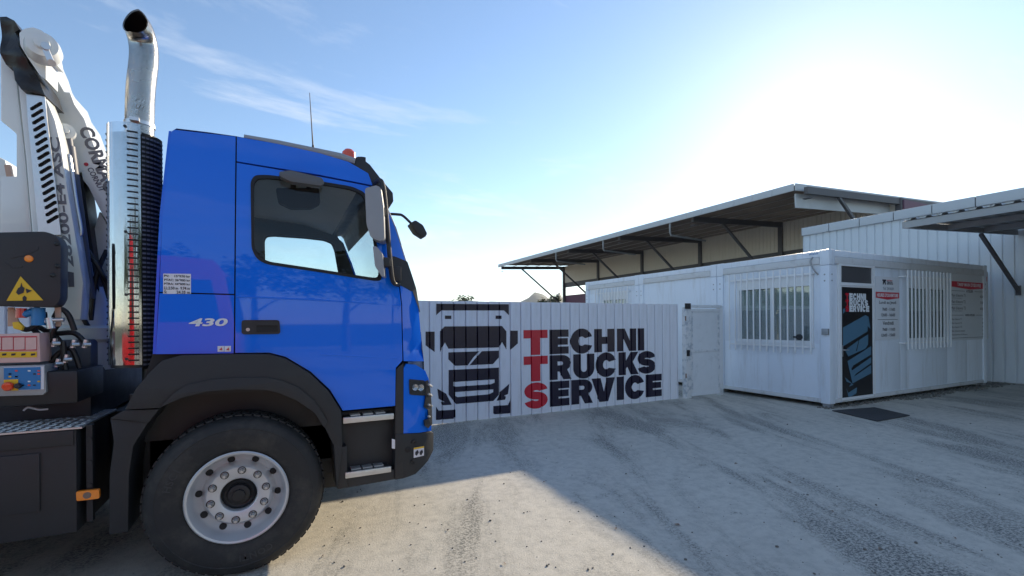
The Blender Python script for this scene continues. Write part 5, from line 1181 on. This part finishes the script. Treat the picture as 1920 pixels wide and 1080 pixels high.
for u, v in ((107, 457), (108, 499), (99, 516)):
    p = onY(u, v, YV); bm = BM(); lathe(bm, [(0, 0.012), (0.010, 0.010), (0.014, 0)], p, (0.5, -0.85, 0), 12); obj('cover_screw', bm, 'dark_metal', vc)
# brackets, valves and control boxes under the cover
for px in ([(14, 576), (26, 576), (30, 590), (36, 604), (30, 612), (14, 612)], [(102, 576), (114, 576), (114, 612), (104, 612)]): cplate('valve_bracket', px, YV+0.10, 'copper_plate', 0.012, bevel=0.002)
cplate('valve_tag', [(22, 604), (34, 603), (43, 612), (40, 620), (24, 616)], YV+0.02, 'yellow', 0.03, bevel=0.006)
for (a, b, r_, m) in (((44, 590), (75, 580), 0.022, 'panel_blue'), ((72, 577), (72, 610), 0.032, 'panel_blue'), ((40, 578), (40, 596), 0.025, 'red_paint'), ((92, 596), (96, 616), 0.02, 'aluminium'), ((92, 600), (120, 599), 0.012, 'aluminium'), ((84, 603), (92, 601), 0.01, 'sticker_white')):
    bm = BM(); cyl(bm, onY(*a, YV+.06), onY(*b, YV+.06), r_, seg=14); obj('valve', bm, m, crane)
for i, pts in enumerate(([(20, 580), (26, 600), (50, 618), (80, 600), (82, 585)], [(60, 615), (90, 640), (100, 620), (112, 605)], [(90, 618), (112, 640), (120, 665), (104, 690)], [(100, 600), (112, 580), (128, 590), (140, 620)], [(96, 680), (112, 660), (135, 655), (150, 690)], [(70, 612), (100, 625), (140, 625), (165, 650)], [(118, 640), (125, 700), (150, 715)])):
    bm = BM(); tube(bm, curve_pts([onY(u, v, YV+.12+0.05*(i % 3)) for u, v in pts]), 0.016, seg=8); obj('hose', bm, 'hose', crane)
for (u, v) in ((100, 650), (136, 652), (158, 652), (106, 688), (122, 680)):
    p = onY(u, v, YV+.1); bm = BM(); cyl(bm, p, p+Vector((0.01, 0, 0.05)), 0.014, 0.012, seg=6); cyl(bm, p+Vector((0, -.02, 0.02)), p+Vector((0.03, 0.0, 0.02)), 0.012, seg=8); obj('pipe_fitting', bm, 'aluminium', crane)
db = cplate('decal_box', [(-60, 628), (74, 624), (76, 679), (-60, 682)], YV+0.02, 'sticker_pink', 0.16, bevel=0.006); label(db, 'pale box with a safety picture strip')
cplate('decal_frame', [(-20, 631), (69, 630), (69, 657), (-20, 658)], YV+0.017, 'ink_red', 0.002, parent=db, bevel=0); 
for i in range(4): cplate('decal_picture', [(-18+22*i, 633), (2+22*i, 632.5), (2+22*i, 655), (-18+22*i, 656)], YV+0.014, 'sticker_pink', 0.002, parent=db, bevel=0)
cplate('decal_band', [(-20, 660), (69, 659), (69, 670), (-20, 671)], YV+0.017, 'yellow', 0.002, parent=db, bevel=0)
for u in (8, 25, 44, 62): cplate('decal_mark', [(u-4, 663), (u+4, 662.5), (u+3, 666), (u-4, 667)], YV+0.014, 'ink', 0.001, parent=db, bevel=0)
pb = cplate('control_box', [(-60, 688), (84, 684), (87, 735), (80, 741), (-60, 745)], YV, 'galv', 0.18, bevel=0.006); label(pb, 'grey control box with a blue keypad and red button')
kp = cplate('keypad', [(7, 689), (82, 687), (82, 730), (7, 733)], YV-0.004, 'sticker_white', 0.003, parent=pb, bevel=0); cplate('keypad_face', [(7, 690), (76, 688), (76, 730), (7, 732)], YV-0.007, 'panel_blue', 0.002, parent=pb, bevel=0)
cplate('stop_plate', [(7, 712), (34, 711), (34, 732), (7, 733)], YV-0.010, 'yellow', 0.002, parent=pb, bevel=0)
rnd = random.Random(3)
for i in range(18):
    u = rnd.choice((16, 28, 40, 52, 62, 70)); v = rnd.choice((694, 700, 705)) if u < 34 else rnd.choice((694, 700, 707, 714, 721))
    cplate('key', [(u, v), (u+5, v), (u+5, v+2.5), (u, v+2.5)], YV-0.009, ('yellow', 'ink', 'crane_white', 'red_lens')[i % 4], 0.001, parent=pb, bevel=0)
for u, v, r_, m in ((17, 724, 0.026, 'red_lens'), (36, 723, 0.016, 'ink')):
    p = onY(u, v, YV-.008); bm = BM(); lathe(bm, [(0, 0.03), (r_*.8, 0.028), (r_, 0.02), (r_, 0.008), (r_*.6, 0.006), (r_*.6, 0)], p, (0, -1, 0), 20); obj('stop_button' if r_ > .02 else 'key_switch', bm, m, pb)
bm = BM(); tube(bm, curve_pts([onY(u, v, YV+.2) for u, v in ((44, 770), (52, 764), (64, 766), (74, 768), (90, 767))]), 0.006, seg=6); obj('loose_cable', bm, 'sticker_white', crane)
# second white post and far parts of the crane at the picture edge
cplate('stabiliser_post', [(-10, 290), (10, 300), (18, 330), (22, 380), (40, 430), (30, 440), (-10, 440)], YB+0.3, 'crane_white', 0.2)
bm = BM(); bar(bm, onY(15, 310, YB+.2), onY(40, 440, YB+.2), 0.03, 0.03); obj('stay_rod', bm, 'copper_plate', crane)

# ------------------------------------------------------------------ red truck parked across from the blue one (seen mirrored in its paint and chrome)
RX, RY = -1.55, -2.9
red = thing('parked_truck', 'red flatbed truck parked facing the blue truck across the lane', 'truck', (RX, RY, 0))
def rplate(name, pts, y, depth, m, parent=red, bevel=0.03, holes=None):
    bm = BM(); plate(bm, [pts]+(holes or []), lambda a, b, d: Vector((RX+a, y+d, b)), depth); return obj(name, bm, m, parent, bevel=bevel)
prof = [(0.85, 0.55), (0.88, 1.45), (0.70, 2.8), (0.55, 3.05), (-0.75, 3.15), (-0.85, 3.0), (-0.85, 0.75), (0.30, 0.75), (0.35, 0.55)]
wl = [(0.66, 1.75), (0.52, 2.6), (-0.15, 2.62), (-0.15, 1.75)]
rplate('cab_shell', prof, RY-1.1, 2.2, 'red_paint', bevel=0.06)
for y, dd in ((RY-1.115, 0.012), (RY+1.103, 0.012)): rplate('side_window', wl, y, dd, 'room_dark', bevel=0)
bm = BM(); v = [bm.verts.new(p) for p in ((RX+0.893, RY-0.98, 1.55), (RX+0.893, RY+0.98, 1.55), (RX+0.735, RY+0.94, 2.72), (RX+0.735, RY-0.94, 2.72))]; bm.faces.new(v); bmesh.ops.solidify(bm, geom=bm.faces[:], thickness=0.01); obj('windscreen', bm, 'room_dark', red)
bm = BM(); box(bm, (RX+0.80, RY-1.12, 0.38), (RX+0.98, RY+1.12, 0.72)); obj('bumper', bm, 'fender_plastic', red, bevel=0.03)
for y in (RY-0.85, RY+0.85):
    bm = BM(); box(bm, (RX+0.86, y-0.16, 0.82), (RX+0.91, y+0.16, 0.98)); obj('headlamp', bm, 'lamp_chrome', red, bevel=0.02)
for y in (RY-0.4, RY+0.4):
    bm = BM(); box(bm, (RX-5.6, y-0.05, 0.72), (RX+0.7, y+0.05, 0.95)); obj('chassis_rail', bm, 'dark_metal', red)
bm = BM(); box(bm, (RX-5.7, RY-1.15, 1.0), (RX-1.0, RY+1.15, 1.12)); obj('flatbed', bm, 'red_paint', red, bevel=0.01)
bm = BM(); box(bm, (RX-1.06, RY-1.12, 1.12), (RX-1.0, RY+1.12, 2.1)); obj('headboard', bm, 'red_paint', red, bevel=0.01)
for y in (RY-1.15, RY+1.11):
    bm = BM(); box(bm, (RX-5.7, y, 1.12), (RX-1.1, y+0.04, 1.5)); obj('side_board', bm, 'red_paint', red, bevel=0.008)
for x in (RX, RX-3.9):
    for y, sd in ((RY-1.08, -1), (RY+1.08, 1)): wheel(x, y, 0.532, side=sd, parent=red, full=False, steer=x == RX)

# ------------------------------------------------------------------ small loose things on the concrete
bm = BM(); rnd = random.Random(21)
for i in range(260):
    u = rnd.uniform(560, 1920); v = rnd.uniform(770, 1078); p = onZ(u, v)
    if p.y > 7.2 or (p.x > CX-0.1 and p.y > CY0-0.1): continue
    r_ = rnd.uniform(0.003, 0.009) if rnd.random() < .9 else rnd.uniform(0.010, 0.016)
    bmesh.ops.create_icosphere(bm, subdivisions=1, radius=r_, matrix=Matrix.Translation((p.x, p.y, r_*0.35)) @ Matrix.Rotation(rnd.random()*3, 4, 'Z') @ Matrix.Diagonal((1, rnd.uniform(.5, 1), rnd.uniform(.4, .8), 1)))
struct(tag(obj('loose_grit', bm, 'gravel', None, smooth=False), 'scattered small stones lying on the concrete yard', 'gravel'), 'stuff')
bm = BM()
for u, v in ((945, 1058), (1650, 1030), (1270, 985), (606, 1044), (1155, 992), (1480, 905), (1790, 1010), (1020, 905), (1380, 870), (1560, 960), (840, 995), (1720, 900)):
    p = onZ(u, v); a = rnd.random()*6.3; s_ = rnd.uniform(.018, .032); q = Matrix.Rotation(a, 3, 'Z')
    vs_ = [bm.verts.new(p+Vector((0, 0, z))+q @ Vector((x*s_, y*s_, 0))) for x, y, z in ((-1, 0, .004), (-.2, -.42, .012), (1, -.05, .006), (.1, .40, .016))]; bm.faces.new(vs_)
struct(tag(obj('dead_leaves', bm, 'gate_rust', None, smooth=False), 'few dry brown leaves lying on the concrete', 'leaves'), 'stuff')
# ------------------------------------------------------------------ air
bm = BM(); box(bm, (-5600, -5600, -1.6), (5600, 5600, 330)); hz_ = obj('haze', bm, 'ink', None, smooth=False)
hm = bpy.data.materials.new('haze_air'); hm.use_nodes = True; t = hm.node_tree; t.nodes.clear(); o_ = t.nodes.new('ShaderNodeOutputMaterial'); v_ = t.nodes.new('ShaderNodeVolumePrincipled')
v_.inputs['Color'].default_value = (0.86, 0.91, 1.0, 1); v_.inputs['Density'].default_value = 0.00005; v_.inputs['Anisotropy'].default_value = 0.3
t.links.new(v_.outputs[0], o_.inputs['Volume']); hz_.data.materials.clear(); hz_.data.materials.append(hm)
hz_['kind'] = 'stuff'; tag(hz_, 'thin pale sea haze filling the air to the hills', 'haze')
